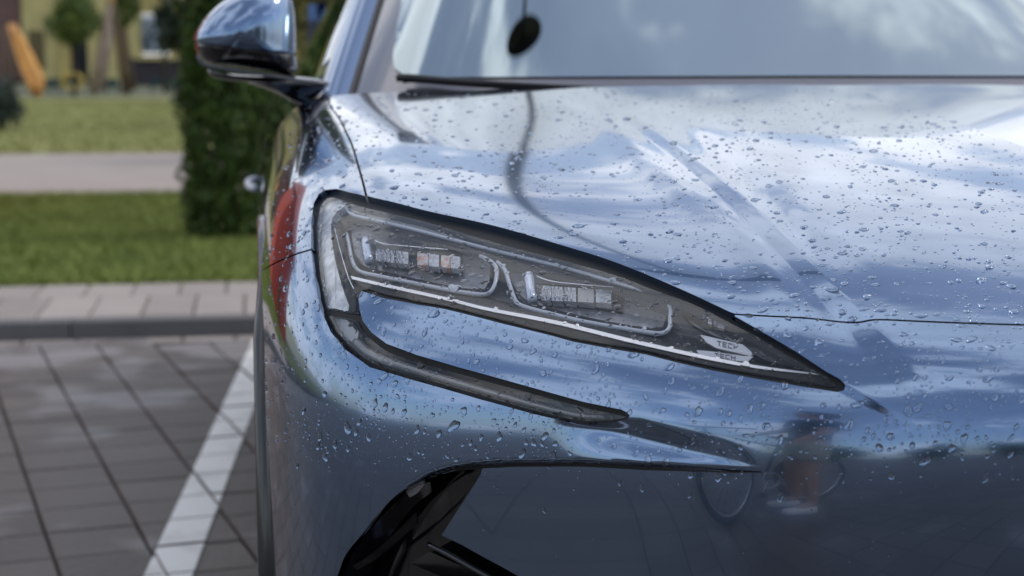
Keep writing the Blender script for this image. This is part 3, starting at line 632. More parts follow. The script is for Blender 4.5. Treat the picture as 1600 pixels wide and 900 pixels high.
# ------------------------------------------------------------------ ground
def gmat(name, c1, c2, sc=.2, rough=.85, bump=None, island=True, spec=.5, patch=None):
    """colour varies from piece to piece and by noise"""
    m = mat(name, c1, rough, spec=spec, bump=bump); t = m.node_tree; b = t.nodes['Principled BSDF']; A = t.nodes.new; K = t.links.new
    g_ = A('ShaderNodeNewGeometry'); oi = A('ShaderNodeObjectInfo'); ad = A('ShaderNodeMath'); ad.operation = 'ADD'; K(g_.outputs['Random Per Island'], ad.inputs[0]); K(oi.outputs['Random'], ad.inputs[1])
    fr = A('ShaderNodeMath'); fr.operation = 'FRACT'; K(ad.outputs[0], fr.inputs[0]); no = A('ShaderNodeTexNoise'); no.inputs['Scale'].default_value = sc; no.inputs['Detail'].default_value = 5
    gp = A('ShaderNodeNewGeometry'); K(gp.outputs['Position'], no.inputs['Vector'])
    a2 = A('ShaderNodeMath'); a2.operation = 'MULTIPLY_ADD'; K(fr.outputs[0], a2.inputs[0]); a2.inputs[1].default_value = .55; K(no.outputs['Fac'], a2.inputs[2])
    r = A('ShaderNodeMapRange'); K(a2.outputs[0], r.inputs[0]); r.inputs[1].default_value = .4; r.inputs[2].default_value = 1.15
    x = A('ShaderNodeMix'); x.data_type = 'RGBA'; K(r.outputs[0], x.inputs[0]); x.inputs[6].default_value = (*c1, 1); x.inputs[7].default_value = (*c2, 1); res = x.outputs[2]
    if patch:                              # (scale, colour, lo, hi): dusty patches
        n2 = A('ShaderNodeTexNoise'); n2.inputs['Scale'].default_value = patch[0]; n2.inputs['Detail'].default_value = 3; K(gp.outputs['Position'], n2.inputs['Vector'])
        sp = A('ShaderNodeSeparateXYZ'); K(gp.outputs['Position'], sp.inputs[0]); yr = A('ShaderNodeMapRange'); K(sp.outputs[1], yr.inputs[0]); yr.inputs[1].default_value = 4.6; yr.inputs[2].default_value = 6.35; yr.inputs[3].default_value = 0; yr.inputs[4].default_value = .22
        a3 = A('ShaderNodeMath'); a3.operation = 'ADD'; K(n2.outputs['Fac'], a3.inputs[0]); K(yr.outputs[0], a3.inputs[1])
        r2 = A('ShaderNodeMapRange'); K(a3.outputs[0], r2.inputs[0]); r2.inputs[1].default_value = patch[2]; r2.inputs[2].default_value = patch[3]
        y = A('ShaderNodeMix'); y.data_type = 'RGBA'; K(r2.outputs[0], y.inputs[0]); K(res, y.inputs[6]); y.inputs[7].default_value = (*patch[1], 1); res = y.outputs[2]
    K(res, b.inputs['Base Color']); return m
M_PAV = gmat('wet_paver', (.066, .052, .043), (.112, .090, .075), 3., .55, (40, .004), patch=(2.6, (.21, .19, .185), .60, .72))
M_JOINT = mat('joint_sand', (.062, .050, .042), .95, bump=(60, .004))
M_SLAB = gmat('pale_slab', (.29, .25, .225), (.39, .34, .305), 4., .8, (30, .004))
M_KERB = gmat('kerb_concrete', (.115, .11, .112), (.15, .145, .145), 5., .8, (30, .004))
M_WHITE = mat('white_road_paint', (.78, .75, .71), .6, noise=(9, (.56, .54, .51), .5, .75), bump=(60, .002))
M_SOIL = mat('soil', (.06, .06, .028), .95)
def box(x0, x1, y0, y1, z0, z1, ch=.004):
    v = [(x0,y0,z0),(x1,y0,z0),(x1,y1,z0),(x0,y1,z0),(x0,y0,z1-ch),(x1,y0,z1-ch),(x1,y1,z1-ch),(x0,y1,z1-ch),(x0+ch,y0+ch,z1),(x1-ch,y0+ch,z1),(x1-ch,y1-ch,z1),(x0+ch,y1-ch,z1)]
    f = [(0,1,5,4),(1,2,6,5),(2,3,7,6),(3,0,4,7),(4,5,9,8),(5,6,10,9),(6,7,11,10),(7,4,8,11),(8,9,10,11)]
    return v, f
def merge(name, vf, m, parent=None, smooth=False):
    V = []; Fc = []
    for v, f in vf: k = len(V); V += list(map(tuple, v)); Fc += [tuple(i+k for i in q) for q in f]
    return obj(name, V, Fc, m, parent, smooth)
YK = 6.37                                 # kerb face
ground = obj('parking_bay', [(-400,-400,-.014),(400,-400,-.014),(400,YK+.1,-.014),(-400,YK+.1,-.014)], [(0,1,2,3)], M_JOINT); tag(ground, kind='structure')
PA = math.atan(.209); cp, sp_ = math.cos(PA), math.sin(PA); DX = np.array([cp, sp_]); DY = np.array([-sp_, cp]); P0 = np.array([-.2, 3.35])+DX*.0
pv, pf = box(-.0972, .0972, -.0972, .0972, -.014, 0, .004)
pme = bpy.data.meshes.new('paver'); pme.from_pydata(pv, [], pf); pme.materials.append(M_PAV)
cand = []; rest = []
for i in range(-60, 61):
    for j in range(-60, 40):
        c = P0+DX*(i+.5)*.2+DY*(j+.5)*.2+DX*.0
        if c[1] > YK-.11: continue
        if abs(c[0]) > 9 or c[1] < -7: continue
        q = proj([c[0], c[1], 0]) if c[1] > 1 else np.array([-999, 0])
        if c[1] > 3.1 and -30 < q[0] < 420 and 520 < q[1] < 930: cand.append((c[1], c, i, j))
        elif -4 < c[0] < 5 and c[1] > -5: rest.append((c, i, j))
cand.sort(key=lambda a: a[0]); print('PAVERS', len(cand), len(rest))
def pz(i, j): return ((i*7919+j*104729) % 97)/97*.0030-.0015
for _, c, i, j in cand[:300]:
    o = bpy.data.objects.new('paver', pme); COL.objects.link(o); o.location = (c[0], c[1], pz(i, j)); o.rotation_euler = ((pz(j, i))*3, (pz(i+3, j))*3, PA); o.parent = ground
rest += [(c, i, j) for _, c, i, j in cand[300:]]
vf = []
for c, i, j in rest:
    z = pz(i, j); vf.append(([(c[0]+x*cp-y*sp_, c[1]+x*sp_+y*cp, zz_+z) for x, y, zz_ in pv], pf))
o = merge('pavers', vf, M_PAV, ground); o['kind'] = 'stuff'
far_pave = obj('paving_beyond', [(-400,-400,-.012),(400,-400,-.012),(400,-5,-.012),(-400,-5,-.012),(-400,-5,-.012),(-3.9,-5,-.012),(-3.9,YK,-.012),(-400,YK,-.012),(4.9,-5,-.012),(400,-5,-.012),(400,YK,-.012),(4.9,YK,-.012)], [(0,1,2,3),(4,5,6,7),(8,9,10,11)], M_PAV, None, False); tag(far_pave, kind='structure')
# white bay line, clipped to the pavers so that the joints show
def clip(poly, a, n):
    out_ = []
    for p, q in zip(poly, poly[1:]+poly[:1]):
        dp, dq = np.dot(np.subtract(p, a), n), np.dot(np.subtract(q, a), n)
        if dp >= 0: out_.append(tuple(p))
        if dp*dq < 0: t = dp/(dp-dq); out_.append(tuple(np.add(p, np.subtract(q, p)*t)))
    return out_
la, lb = np.array([-.2415, 3.35]), np.array([-.1435, 3.35]); ld = np.array([.0755, 1.]); ld /= np.linalg.norm(ld); ln_ = np.array([ld[1], -ld[0]])
vf = []; V = []; Fc = []
def line_piece(c, h, z):
    poly = [tuple(c+DX*sx*h+DY*sy*h) for sx, sy in ((-1,-1),(1,-1),(1,1),(-1,1))]
    poly = clip(poly, la, ln_); poly = clip(poly, lb, -ln_) if len(poly) > 2 else []
    poly = clip(poly, np.array([0, YK-.10]), np.array([0, -1.])) if len(poly) > 2 else []
    if len(poly) > 2:
        k = len(V); V.extend([(x, y, z) for x, y in poly]); Fc.append(tuple(range(k, k+len(poly))))
for _, c, i, j in cand: line_piece(c, .0945, pz(i, j)+.004)
for c, i, j in rest:
    if c[1] > .95: line_piece(c, .0945, pz(i, j)+.004)
k = len(V); e0 = la+ld*-2.4; e1 = lb+ld*-2.4; L1_ = (YK-.11-e0[1])/ld[1]
V += [(*e0, -.0035), (*e1, -.0035), (*(e1+ld*L1_), -.0035), (*(e0+ld*L1_), -.0035)]; Fc.append((k, k+1, k+2, k+3))
tag(obj('parking_line', V, Fc, M_WHITE, None, False), kind='structure')
tag(obj('line_end', [(-.06,YK-.12,.0),(-.0,YK-.12,.0),(-.0,YK-.02,.0),(-.05,YK-.02,.0)], [(0,1,2,3)], M_WHITE, None, False), kind='structure') if False else None
# gutter course against the kerb
gut = [(box(x+.004, x+.193, YK-.105, YK-.004, -.03, -.002)) for x in np.arange(-6, 3, .197)]
go = merge('edge_pavers', gut, M_SLAB, ground); go['kind'] = 'stuff'
# kerb: long stones with a row of pale slabs behind
kerb = obj('kerb', [(-60,YK+.09,-.1),(60,YK+.09,-.1),(60,YK+1.06,-.1),(-60,YK+1.06,-.1),(-60,YK+.09,.052),(60,YK+.09,.052),(60,YK+1.06,.052),(-60,YK+1.06,.052)], [(4,5,6,7),(0,1,5,4),(2,3,7,6)], M_JOINT, None, False); tag(kerb, kind='structure')
def pieces(name, xs, wdt, y0, y1, z0, z1, m, parent, ch=.006, seed=1):
    v, f = box(0, wdt, 0, y1-y0, 0, z1-z0, ch); me = bpy.data.meshes.new(name); me.from_pydata(v, [], f); me.materials.append(m); r = random.Random(seed)
    for x in xs:
        o = bpy.data.objects.new(name, me); COL.objects.link(o); o.location = (x, y0, z0+r.uniform(-.0015, .0015)); o.parent = parent
pieces('kerb_stone', [-.70-.995*k for k in range(-4, 5)], .989, YK, YK+.085, -.05, .066, M_KERB, kerb)
pieces('slab', [-3.6+.197*k for k in range(26)], .190, YK+.095, YK+.66, .03, .067, M_SLAB, kerb, seed=2)
pieces('slab', [-3.68+.197*k for k in range(26)], .190, YK+.668, YK+1.06, .03, .066, M_SLAB, kerb, seed=3)
# lawns and path
def grassmat(name, c1, c2, c3=None):
    m = mat(name, c1, .9, noise=(1.2, c2, .38, .62, 8)); return m
M_G1 = gmat('near_grass', (.140, .190, .035), (.30, .34, .08), 1.4, .8); M_G2 = gmat('far_grass', (.29, .30, .11), (.42, .41, .17), .5, .9)
yg0, yg1, yp1 = YK+1.065, 12.4, 18.3
lawn = obj('lawn', [(-60,yg0,.05),(60,yg0,.05),(60,yg1,.05),(-60,yg1,.05)], [(0,1,2,3)], mat('lawn_soil', (.10,.135,.034), .95, noise=(2, (.16,.17,.055), .4, .6)), None, False); tag(lawn, kind='structure')
path = obj('path', [(-60,yg1-.02,.055),(60,yg1-.02,.055),(60,yp1,.055),(-60,yp1,.055)], [(0,1,2,3)], gmat('path_paving', (.34, .285, .250), (.42, .36, .32), 1.5, .8), None, False); tag(path, kind='structure')
far_lawn = obj('far_lawn', [(-150,yp1,.05),(150,yp1,.05),(150,400,.05),(-150,400,.05)], [(0,1,2,3)], M_G2, None, False); tag(far_lawn, kind='structure')
def blades(name, n, xr, yr, z, h, m, wd=.006, lean=.5):
    x = RNG.uniform(*xr, n); y = RNG.uniform(*yr, n); a = RNG.uniform(0, 2*math.pi, n); hh = h*RNG.uniform(.5, 1.2, n); lx = RNG.normal(0, lean, n)*hh; ly = RNG.normal(0, lean, n)*hh
    b = np.stack([x, y, np.full(n, z)], -1); d = np.stack([np.cos(a), np.sin(a), a*0], -1)*wd; V = np.stack([b-d, b+d, b+np.stack([lx, ly, hh], -1)], 1).reshape(-1, 3)
    o = obj(name, V, np.arange(3*n).reshape(-1, 3), m, None, False); return tag(o, kind='stuff')
tag(blades('grass', 90000, (-3.4, .6), (yg0+.0, yg1+.1), .05, .055, M_G1, .007, .6), kind='stuff')
tag(blades('dry_grass', 40000, (-8.5, -.8), (yp1-.1, 42), .05, .05, M_G2, .03, .6), kind='stuff')
# ------------------------------------------------------------------ vegetation
def leafmat(name, c1, c2, sc=3.):
    m = gmat(name, c1, c2, sc, .6); return m
def leaf_cloud(n, pos, size, seed, elong=1.6, droop=0.):
    r = np.random.default_rng(seed); p = pos(n, r); n = len(p); d = r.normal(size=(n, 3)); d[:, 2] -= droop; d /= np.linalg.norm(d, axis=1)[:, None]; e = r.normal(size=(n, 3)); e = np.cross(d, e); e /= np.linalg.norm(e, axis=1)[:, None]
    s_ = size*r.uniform(.5, 1.3, n)[:, None]; V = np.stack([p-d*s_*elong, p+e*s_*.5, p+d*s_*elong, p-e*s_*.5], 1).reshape(-1, 3); return V, np.arange(4*n).reshape(-1, 4)
def ellipsoid(c, r, clumps=26, cl=.34, seed=0):
    def f(n, rg):
        q = np.random.default_rng(seed); k = q.normal(size=(clumps, 3)); k /= np.linalg.norm(k, axis=1)[:, None]; k *= q.uniform(.35, 1., clumps)[:, None]
        i = rg.integers(0, clumps, n); return np.array(c)+np.array(r)*(k[i]+rg.normal(size=(n, 3))*cl*.55)
    return f
def tree(x, y, h, cr, cz, m, label, n=2500, leaf=.09, seed=1, group=None, trunk=.12, name='tree', z0=.05, cat='tree', clumps=26):
    t = empty(name, (x, y, z0)); tag(t, label, cat, group)
    V, Fc = leaf_cloud(n, ellipsoid((0, 0, cz), cr, clumps, seed=seed), leaf, seed); obj('crown', V, Fc, m, t, False)
    tube('trunk', None, trunk, 0, M_BARK, t, P=[(0,0,-.05),(.03,0,cz*.4),(-.04,.02,cz*.8),(0,0,cz+cr[2]*.4)], rad2=trunk*.4)
    for k in range(4):
        a = k*1.7+seed; tube('branch', None, trunk*.4, 0, M_BARK, t, P=[(0,0,cz*.6+.1*k),(math.cos(a)*cr[0]*.35, math.sin(a)*cr[1]*.35, cz*.8+.1*k),(math.cos(a)*cr[0]*.7, math.sin(a)*cr[1]*.7, cz+.2*k)], rad2=trunk*.12)
    return t
M_BARK = mat('bark', (.10, .075, .055), .9, noise=(8, (.05, .038, .03), .4, .6))
# columnar thuja beside the car
th = empty('thuja', (-.145, 9.35, .05)); tag(th, 'tall dense columnar thuja with dark green sprays standing on the lawn behind the side mirror', 'conifer')
def thpos(n, r):
    z = r.uniform(0, 1, n)**.9*3.4; a = r.uniform(0, 2*math.pi, n); R = .245*np.clip(np.interp(z, [0, .12, .6, 1.6, 2.6, 3.4], [.84, 1.06, 1.02, .80, .45, .04]), 0, 1)
    lump = 1+.12*np.sin(a*5+z*3)+.11*np.sin(a*8-z*9)+.07*np.sin(a*13+z*21); rr = R*lump*np.sqrt(r.uniform(.35, 1.05, n)); return np.stack([rr*np.cos(a), rr*np.sin(a), z], -1)
V, Fc = leaf_cloud(26000, thpos, .020, 5, 2.0, -1.2); obj('foliage', V, Fc, gmat('thuja_green', (.012, .034, .003), (.085, .140, .012), 11., .7), th, False)
V = []; 
core = lathe_x('stem', [(0, .01)], 3, M_BARK) if False else tube('stem', None, .045, 0, M_BARK, th, P=[(0,0,-.03),(0,0,1.2),(.01,0,3.2)], rad2=.01)
LG = [leafmat('leaf_mid', (.075, .120, .022), (.15, .20, .045)), leafmat('leaf_olive', (.12, .125, .03), (.19, .18, .05)), leafmat('leaf_dark', (.018, .032, .014), (.045, .065, .022)), leafmat('leaf_blue', (.022, .038, .032), (.05, .075, .055))]
def at_ground(px, Y): return atY(px, 300, Y)[0]
tree(at_ground(528, 17.), 17., 3.2, (.75,.7,1.3), 1.9, LG[1], 'yellow green bush between the side mirror and the windscreen pillar', 5000, .05, 3, None, .05, 'bush', cat='bush', clumps=40)
tree(at_ground(500, 26.), 26., 4, (1.3,1.2,1.7), 2.8, LG[0], 'mid green tree farther behind the yellow green bush', 4000, .09, 8, None, .08)
tree(at_ground(122, 46), 46, 3.3, (.62,.6,.62), 2.05, LG[0], 'small round green tree in front of the dark entrance of the yellow building', 3500, .09, 4, 'young trees in front of the yellow building', .05)
tree(at_ground(205, 47), 47, 3.3, (.36,.4,.8), 2.7, LG[0], 'young green tree behind the leaning pole of the timber swing frame', 2500, .08, 9, 'young trees in front of the yellow building', .04)
tree(at_ground(287, 43), 43, 3.4, (.55,.6,.62), 1.75, LG[3], 'dark bluish green tree beside the white framed window', 3500, .09, 6, 'young trees in front of the yellow building', .05)
tree(at_ground(262, 52), 52, 5, (1.7,.9,.5), 4.2, LG[1], 'olive green crown hanging above the white framed window', 3500, .10, 12, 'young trees in front of the yellow building', .09)
tree(at_ground(440, 40), 40, 6, (3.0,2.,2.2), 3.6, LG[1], 'broad yellow green tree behind the side mirror', 5000, .12, 15, None, .12)
pine = tree(at_ground(-8, 24), 24, 2, (.36,.4,.40), .42, LG[3], 'low bushy bluish spruce at the left end of the far lawn', 5000, .035, 21, None, .05, 'spruce', cat='conifer', clumps=40)
tree(at_ground(288, 33), 33, 1, (.20,.2,.22), .30, LG[2], 'small dark shrub on the far lawn beside the thuja', 500, .04, 23, None, .02, 'shrub', cat='shrub')
# ------------------------------------------------------------------ yellow building
BY = 66.
bld = empty('yellow_building', (-5, BY, 0)); tag(bld, 'pale yellow building with dark entrance and white framed window behind the playground', 'building')
def bbox(name, px0, px1, py0, py1, m, y=BY, dep=.3, parent=bld, pz_=None):
    a = atY(px0, py1, y); b = atY(px1, py0, y); v, f = box(a[0]+5, b[0]+5, y-BY, y-BY+dep, max(a[2], 0.02), b[2], .005)
    return obj(name, v, f+[(3,2,1,0)], m, parent, False)
M_YEL = mat('yellow_render', (.52, .40, .14), .85, noise=(1.5, (.42, .33, .12), .4, .65)); M_YEL2 = mat('yellow_render_light', (.60, .50, .21), .85, noise=(1.2, (.50, .42, .18), .4, .6))
M_PINK = mat('red_brick_wall', (.20, .115, .10), .9, noise=(6, (.15, .085, .075), .4, .6)); M_NAVY = mat('navy_door', (.010, .014, .030), .5); M_BROWN = mat('brown_shutter', (.13, .095, .04), .7)
M_WGL = mat('window_glass', (.10, .13, .16), .05, .2, 1.); M_WFR = mat('white_frame', (.55, .57, .62), .5); M_PLINTH = mat('dark_plinth', (.045, .038, .042), .85)
bbox('wall', -900, 22, -260, 126, M_PINK, BY+.2); 
bbox('wall', 38, 97, -260, 124, M_YEL2, BY); bbox('wall', 139, 212, -260, 124, M_YEL2, BY); bbox('wall', 265, 560, -260, 92, M_YEL, BY); bbox('wall', 212, 265, -260, 22, M_YEL, BY); bbox('wall', 212, 265, 86, 92, M_YEL, BY)
bbox('wall', 97, 139, -260, -14, M_YEL2, BY); bbox('plinth', 206, 560, 92, 134, M_PLINTH, BY-.05); bbox('ledge', 212, 300, 88, 93, M_YEL2, BY-.25, .3)
bbox('recess', 22, 38, -260, 130, mat('dark_recess', (.02, .016, .02), .8), BY+.6); bbox('entrance', 97, 139, 38, 130, M_NAVY, BY+.8); bbox('upper_window', 99, 138, -14, 16, mat('lilac_glass', (.16,.15,.22), .1, .3, 1.), BY+.2); bbox('lintel', 97, 139, 16, 38, M_PLINTH, BY+.4)
bbox('shutter', 46, 68, 48, 108, M_BROWN, BY-.06); bbox('drainpipe', 92, 96, -260, 124, M_YEL, BY-.15, .1)
for k in range(4): bbox('door_panel', 99+k*10, 107+k*10, 44, 122, M_NAVY, BY+.72, .05)
wf = bbox('window_frame', 217, 261, 24, 84, M_WFR, BY+.05, .2); 
for a, b in ((220, 238), (241, 258)):
    o = bbox('pane', a, b, 30, 80, M_WGL, BY+.0, .02)
bbox('blind', 239, 256, 32, 78, mat('pale_blind', (.40,.46,.55), .7), BY-.03, .015); bbox('roof', -900, 560, -275, -260, M_PLINTH, BY-1.2, 14)
# ------------------------------------------------------------------ playground
def g3(px, py, Y): return tuple(atY(px, py, Y))
sf = empty('swing_frame', (at_ground(170, 46.2), 46.2, .05)); tag(sf, 'tall timber swing frame with one pale and one brown leaning post on the playground', 'swing frame')
def post(name, a, b, r0, r1, m, parent):
    o_ = np.array(parent.location); A_ = np.array(g3(*a)); B_ = np.array(g3(*b)); return tube(name, None, r0, 0, m, parent, P=[A_-o_, (A_+B_)/2-o_, B_-o_], rad2=r1, seg=10)
M_PALEW = mat('pale_timber', (.36, .28, .24), .8, noise=(3, (.28, .21, .17), .4, .6)); M_BRW = mat('brown_timber', (.13, .085, .05), .8)
post('post', (145, 147, 46), (172, 2, 46), .12, .095, M_PALEW, sf); post('post', (196, 145, 47), (176, 4, 46.3), .10, .08, M_BRW, sf); post('crossbeam', (172, 1, 45.5), (182, -8, 51), .09, .09, mat('ochre_timber', (.42, .27, .08), .7), sf)
post('post', (158, 142, 51), (180, -6, 51), .10, .09, M_PALEW, sf); post('post', (208, 141, 51.5), (184, -6, 51), .10, .09, M_BRW, sf)
sl = empty('slide', (at_ground(40, 44), 44, .05)); tag(sl, 'orange yellow playground slide sloping down at the left edge', 'slide')
M_ORG = mat('orange_plastic', (.72, .33, .03), .4, noise=(1.5, (.60, .25, .02), .4, .6)); so = np.array(sl.location)
L0 = [g3(*p) for p in ((16,44,46.5),(24,72,45.6),(34,104,44.8),(46,132,43.8),(50,141,43.2))]; L1 = [g3(*p) for p in ((22,44,46.2),(36,68,45.2),(52,98,44.2),(64,124,43.2),(67,138,42.7))]
V = [np.array(p)-so for p in L0]+[np.array(p)-so for p in L1]+[np.array(p)-so+[0,.05,-.16] for p in L0]+[np.array(p)-so+[0,.05,-.16] for p in L1]; k = 5
Fc = [(i+1, i, i+k, i+1+k) for i in range(4)]+[(i+2*k, i+1+2*k, i+1+3*k, i+3*k) for i in range(4)]+[(i, i+1, i+1+2*k, i+2*k) for i in range(4)]+[(i+1+k, i+k, i+3*k, i+1+3*k) for i in range(4)]
obj('chute', V, Fc, M_ORG, sl, False)
tube('side_rail', None, .07, 0, M_ORG, sl, P=[np.array(p)-so+[0,0,.06] for p in L0]); tube('side_rail', None, .07, 0, M_ORG, sl, P=[np.array(p)-so+[0,0,.06] for p in L1])
tube('support', None, .05, 0, M_BRW, sl, P=[np.array(g3(19,50,46.6))-so, np.array(g3(19,142,46.6))-so]); tube('support', None, .05, 0, M_BRW, sl, P=[np.array(g3(8,40,47.5))-so, np.array(g3(8,142,47.5))-so])
M_TEAL = mat('teal_board', (.010, .050, .055), .5)
def lowboard(a, b, lab, Y=53):
    t = empty('low_barrier', (at_ground((a+b)/2, Y), Y, .05)); tag(t, lab, 'barrier', 'low teal barriers on the playground'); c = t.location[0]
    xa, xb = at_ground(a, Y)-c, at_ground(b, Y)-c
    v, f = box(xa, xb, -.03, .03, .18, .42, .01); obj('board', v, f, M_TEAL, t, False)
    for x in (xa+.05, (xa+xb)/2, xb-.05): v, f = box(x-.04, x+.04, .03, .1, -.05, .40, .01); obj('post', v, f, M_TEAL, t, False)
lowboard(68, 101, 'low teal barrier between the orange slide and the yellow ring'); lowboard(153, 191, 'low teal barrier between the two leaning timber posts'); lowboard(240, 300, 'longest low teal barrier, under the white framed window')
rg = empty('spring_toy', (at_ground(119, 50), 50, .05)); tag(rg, 'small yellow ring toy on the playground in front of the dark entrance', 'play equipment')
tube('ring', None, .06, 0, mat('yellow_plastic', (.55, .40, .08), .5), rg, P=[(.30*math.cos(a), 0, .38+.22*math.sin(a)) for a in np.linspace(0, 2*math.pi, 20)]); tube('spring', None, .05, 0, M_TEAL, rg, P=[(0,0,-.02),(0,0,.18)])
pg = obj('playground_surface', [(-60,45.5,.062),(60,45.5,.062),(60,66,.062),(-60,66,.062)], [(0,1,2,3)], mat('playground_sand', (.17, .17, .11), .95, noise=(.5, (.11,.125,.07), .4, .6)), None, False); tag(pg, kind='structure')
# ------------------------------------------------------------------ street lamp behind the car, seen only as a reflection in glass and paint
lp = empty('street_lamp', (1.40, 8.5, .0)); tag(lp, 'slim dark street lamp with round flat head behind the car, mirrored in windscreen and bonnet', 'street lamp')
tube('pole', None, .052, 0, RUBBER, lp, P=[(0,0,0),(0,0,2.5),(0,0,5.),(0,0,9.7)], rad2=.035)
V = []; 
hd = tube('lamp_head', None, .20, 0, RUBBER, lp, P=[(0,0,9.68),(0,0,9.74),(0,0,9.80)], seg=32, rad2=.10); hd.scale = (1.9, .85, 1)
# ------------------------------------------------------------------ what stands behind the camera, mirrored in the bumper
for k, (x, y, h_) in enumerate([(-14,-34,2.6),(-6,-36,3.0),(2,-35,2.4),(9,-33,2.8),(17,-36,3.2),(26,-34,2.7),(-24,-35,3.)]):
    tree(x, y, h_*2, (3.2,2.2,h_*.7), h_*.85, LG[2], 'dark green tree in the row across the car park behind the camera', 7000, .12, 40+k, 'trees in the row behind the camera', .15, cat='tree', clumps=40)

# unseen red house shape left of the frame, added for the red streak in the wing
ph = empty('red_streak_source', (-3.95, 9.9, .05)); tag(ph, 'unseen red house shape added on the lawn for the red streak mirrored in the wing beside the headlight', 'reflected red shape')
M_RED = mat('red_boards', (.50, .06, .035), .6)
for nm, b_ in (('wall', (-1.7,1.7,-.05,.0,0,2.6)), ('wall', (-1.7,1.7,2.3,2.35,0,2.6)), ('wall', (-1.75,-1.7,-.05,2.35,0,2.6)), ('wall', (1.7,1.75,-.05,2.35,0,2.6))):
    v, f = box(*b_, .005); obj(nm, v, f, M_RED, ph, False)
obj('roof', [(-1.9,-.3,2.55),(1.9,-.3,2.55),(1.9,2.6,2.55),(-1.9,2.6,2.55),(-1.9,1.15,3.4),(1.9,1.15,3.4)], [(0,1,5,4),(2,3,4,5),(0,4,3),(1,2,5),(3,2,1,0)], mat('roof_boards', (.35,.05,.03), .7), ph, False)
v, f = box(-.25,.25,-.08,-.05,0,1.,.01); obj('door', v, f, M_BRW, ph, False)

# ------------------------------------------------------------------ rain drops
def proto(seed, seg, rings):
    r = random.Random(seed); th = np.linspace(0, 2*math.pi, seg, endpoint=False); a2, a3, a4 = r.uniform(.02, .22), r.uniform(0, .16), r.uniform(0, .09); p2, p3, p4 = [r.uniform(0, 6.28) for _ in range(3)]
    R_ = (1+a2*np.cos(2*th+p2)+a3*np.cos(3*th+p3)+a4*np.cos(5*th+p4)); R_ /= R_.mean(); V = []
    for q in rings: 
        hz = (1-q**2.6)**.62
        for k in range(seg): V.append((q*R_[k]*math.cos(th[k]), q*R_[k]*math.sin(th[k]), hz))
    V.append((0, 0, 1)); n = len(rings); Fc = [(i*seg+k, i*seg+(k+1) % seg, (i+1)*seg+(k+1) % seg, (i+1)*seg+k) for i in range(n-1) for k in range(seg)]
    Fc += [((n-1)*seg+k, (n-1)*seg+(k+1) % seg, n*seg) for k in range(seg)]; return np.array(V), Fc
BIG = [proto(k, 20, (1, .975, .9, .75, .5, .25)) for k in range(14)]; SML = [proto(50+k, 10, (1, .93, .7, .35)) for k in range(10)]
inpoly = lambda q, p: inside(q, np.array(p, float))
def dens_map(q):
    x, y = q[:, 0], q[:, 1]; d = np.full(len(q), .95)
    hoodm = y < np.interp(x, [400,516,572,770,960,1140,1340,1600], [400,300,306,352,409,487,505,508])
    d[hoodm] = .85+.8*np.clip((300-y[hoodm])/160, 0, 1)
    ch = (~hoodm) & (x < 900); d[ch] = 1.1
    d[(~hoodm) & (x > 900)] = .72
    d *= np.where(y > 715, np.clip((790-y)/110, .05, 1)*.6, 1)
    d *= np.where((y > 640) & (x < 640), np.clip((900-y)/200, .1, 1), 1)
    d *= .55+.9*sstep((np.sin(x*.021+y*.013)+np.sin(x*-.037+y*.029)+np.sin(x*.061+y*.043+1)+2)/4)
    return d
NC = 10500
c = np.stack([RNG.uniform(408, 1598, NC*3), RNG.uniform(134, 880, NC*3)], -1); c = c[RNG.uniform(0, 1.6, len(c)) < dens_map(c)]
PXP = []
area_ok = (~inpoly(c, OPENP)) | inpoly(c, LENS_MAIN) | inpoly(c, LENS_LOW); c = c[area_ok & ~inpoly(c, INTAKE+[(830, 960), (500, 960)])][:NC]
def uv_fast(px):
    r = []
    for p in px: k = np.argmin(np.hypot(*(_gq-p).T)+(_gd-1.5)*.3); r.append((_gu[k], _gv[k]))
    return np.array(r)
uvc = uv_of(c); Pc, nc = S.frame(uvc[:, 0], uvc[:, 1]); err = np.hypot(*(proj(Pc)-c).T); fac = ((CAM-Pc)/np.linalg.norm(CAM-Pc, axis=1)[:, None]*nc).sum(1)
dirs = CAM-Pc; dist = np.linalg.norm(dirs, axis=1)
# even out: what is seen edge-on holds more drops per pixel
keep = (err < 1.5) & (fac > .03) & (uvc[:, 1] > .12); c, uvc, Pc, nc = c[keep], uvc[keep], Pc[keep], nc[keep]
onlens = inpoly(c, LENS_MAIN) | inpoly(c, LENS_LOW)
Pc = Pc+nc*(np.where(onlens, -.0055, disp(proj(Pc))))[:, None]
n_ = len(c); print('DROPS', n_)
rad_ = np.clip(np.exp(RNG.normal(math.log(.00092), .55, n_)), .00033, .0062)*np.where(onlens, 1.05, 1)*np.where(c[:, 1] > 715, .8, 1)
big_ = RNG.uniform(0, 1, n_) < .045; rad_[big_] = RNG.uniform(.0020, .0046, big_.sum())*np.where(onlens[big_], .75, 1)
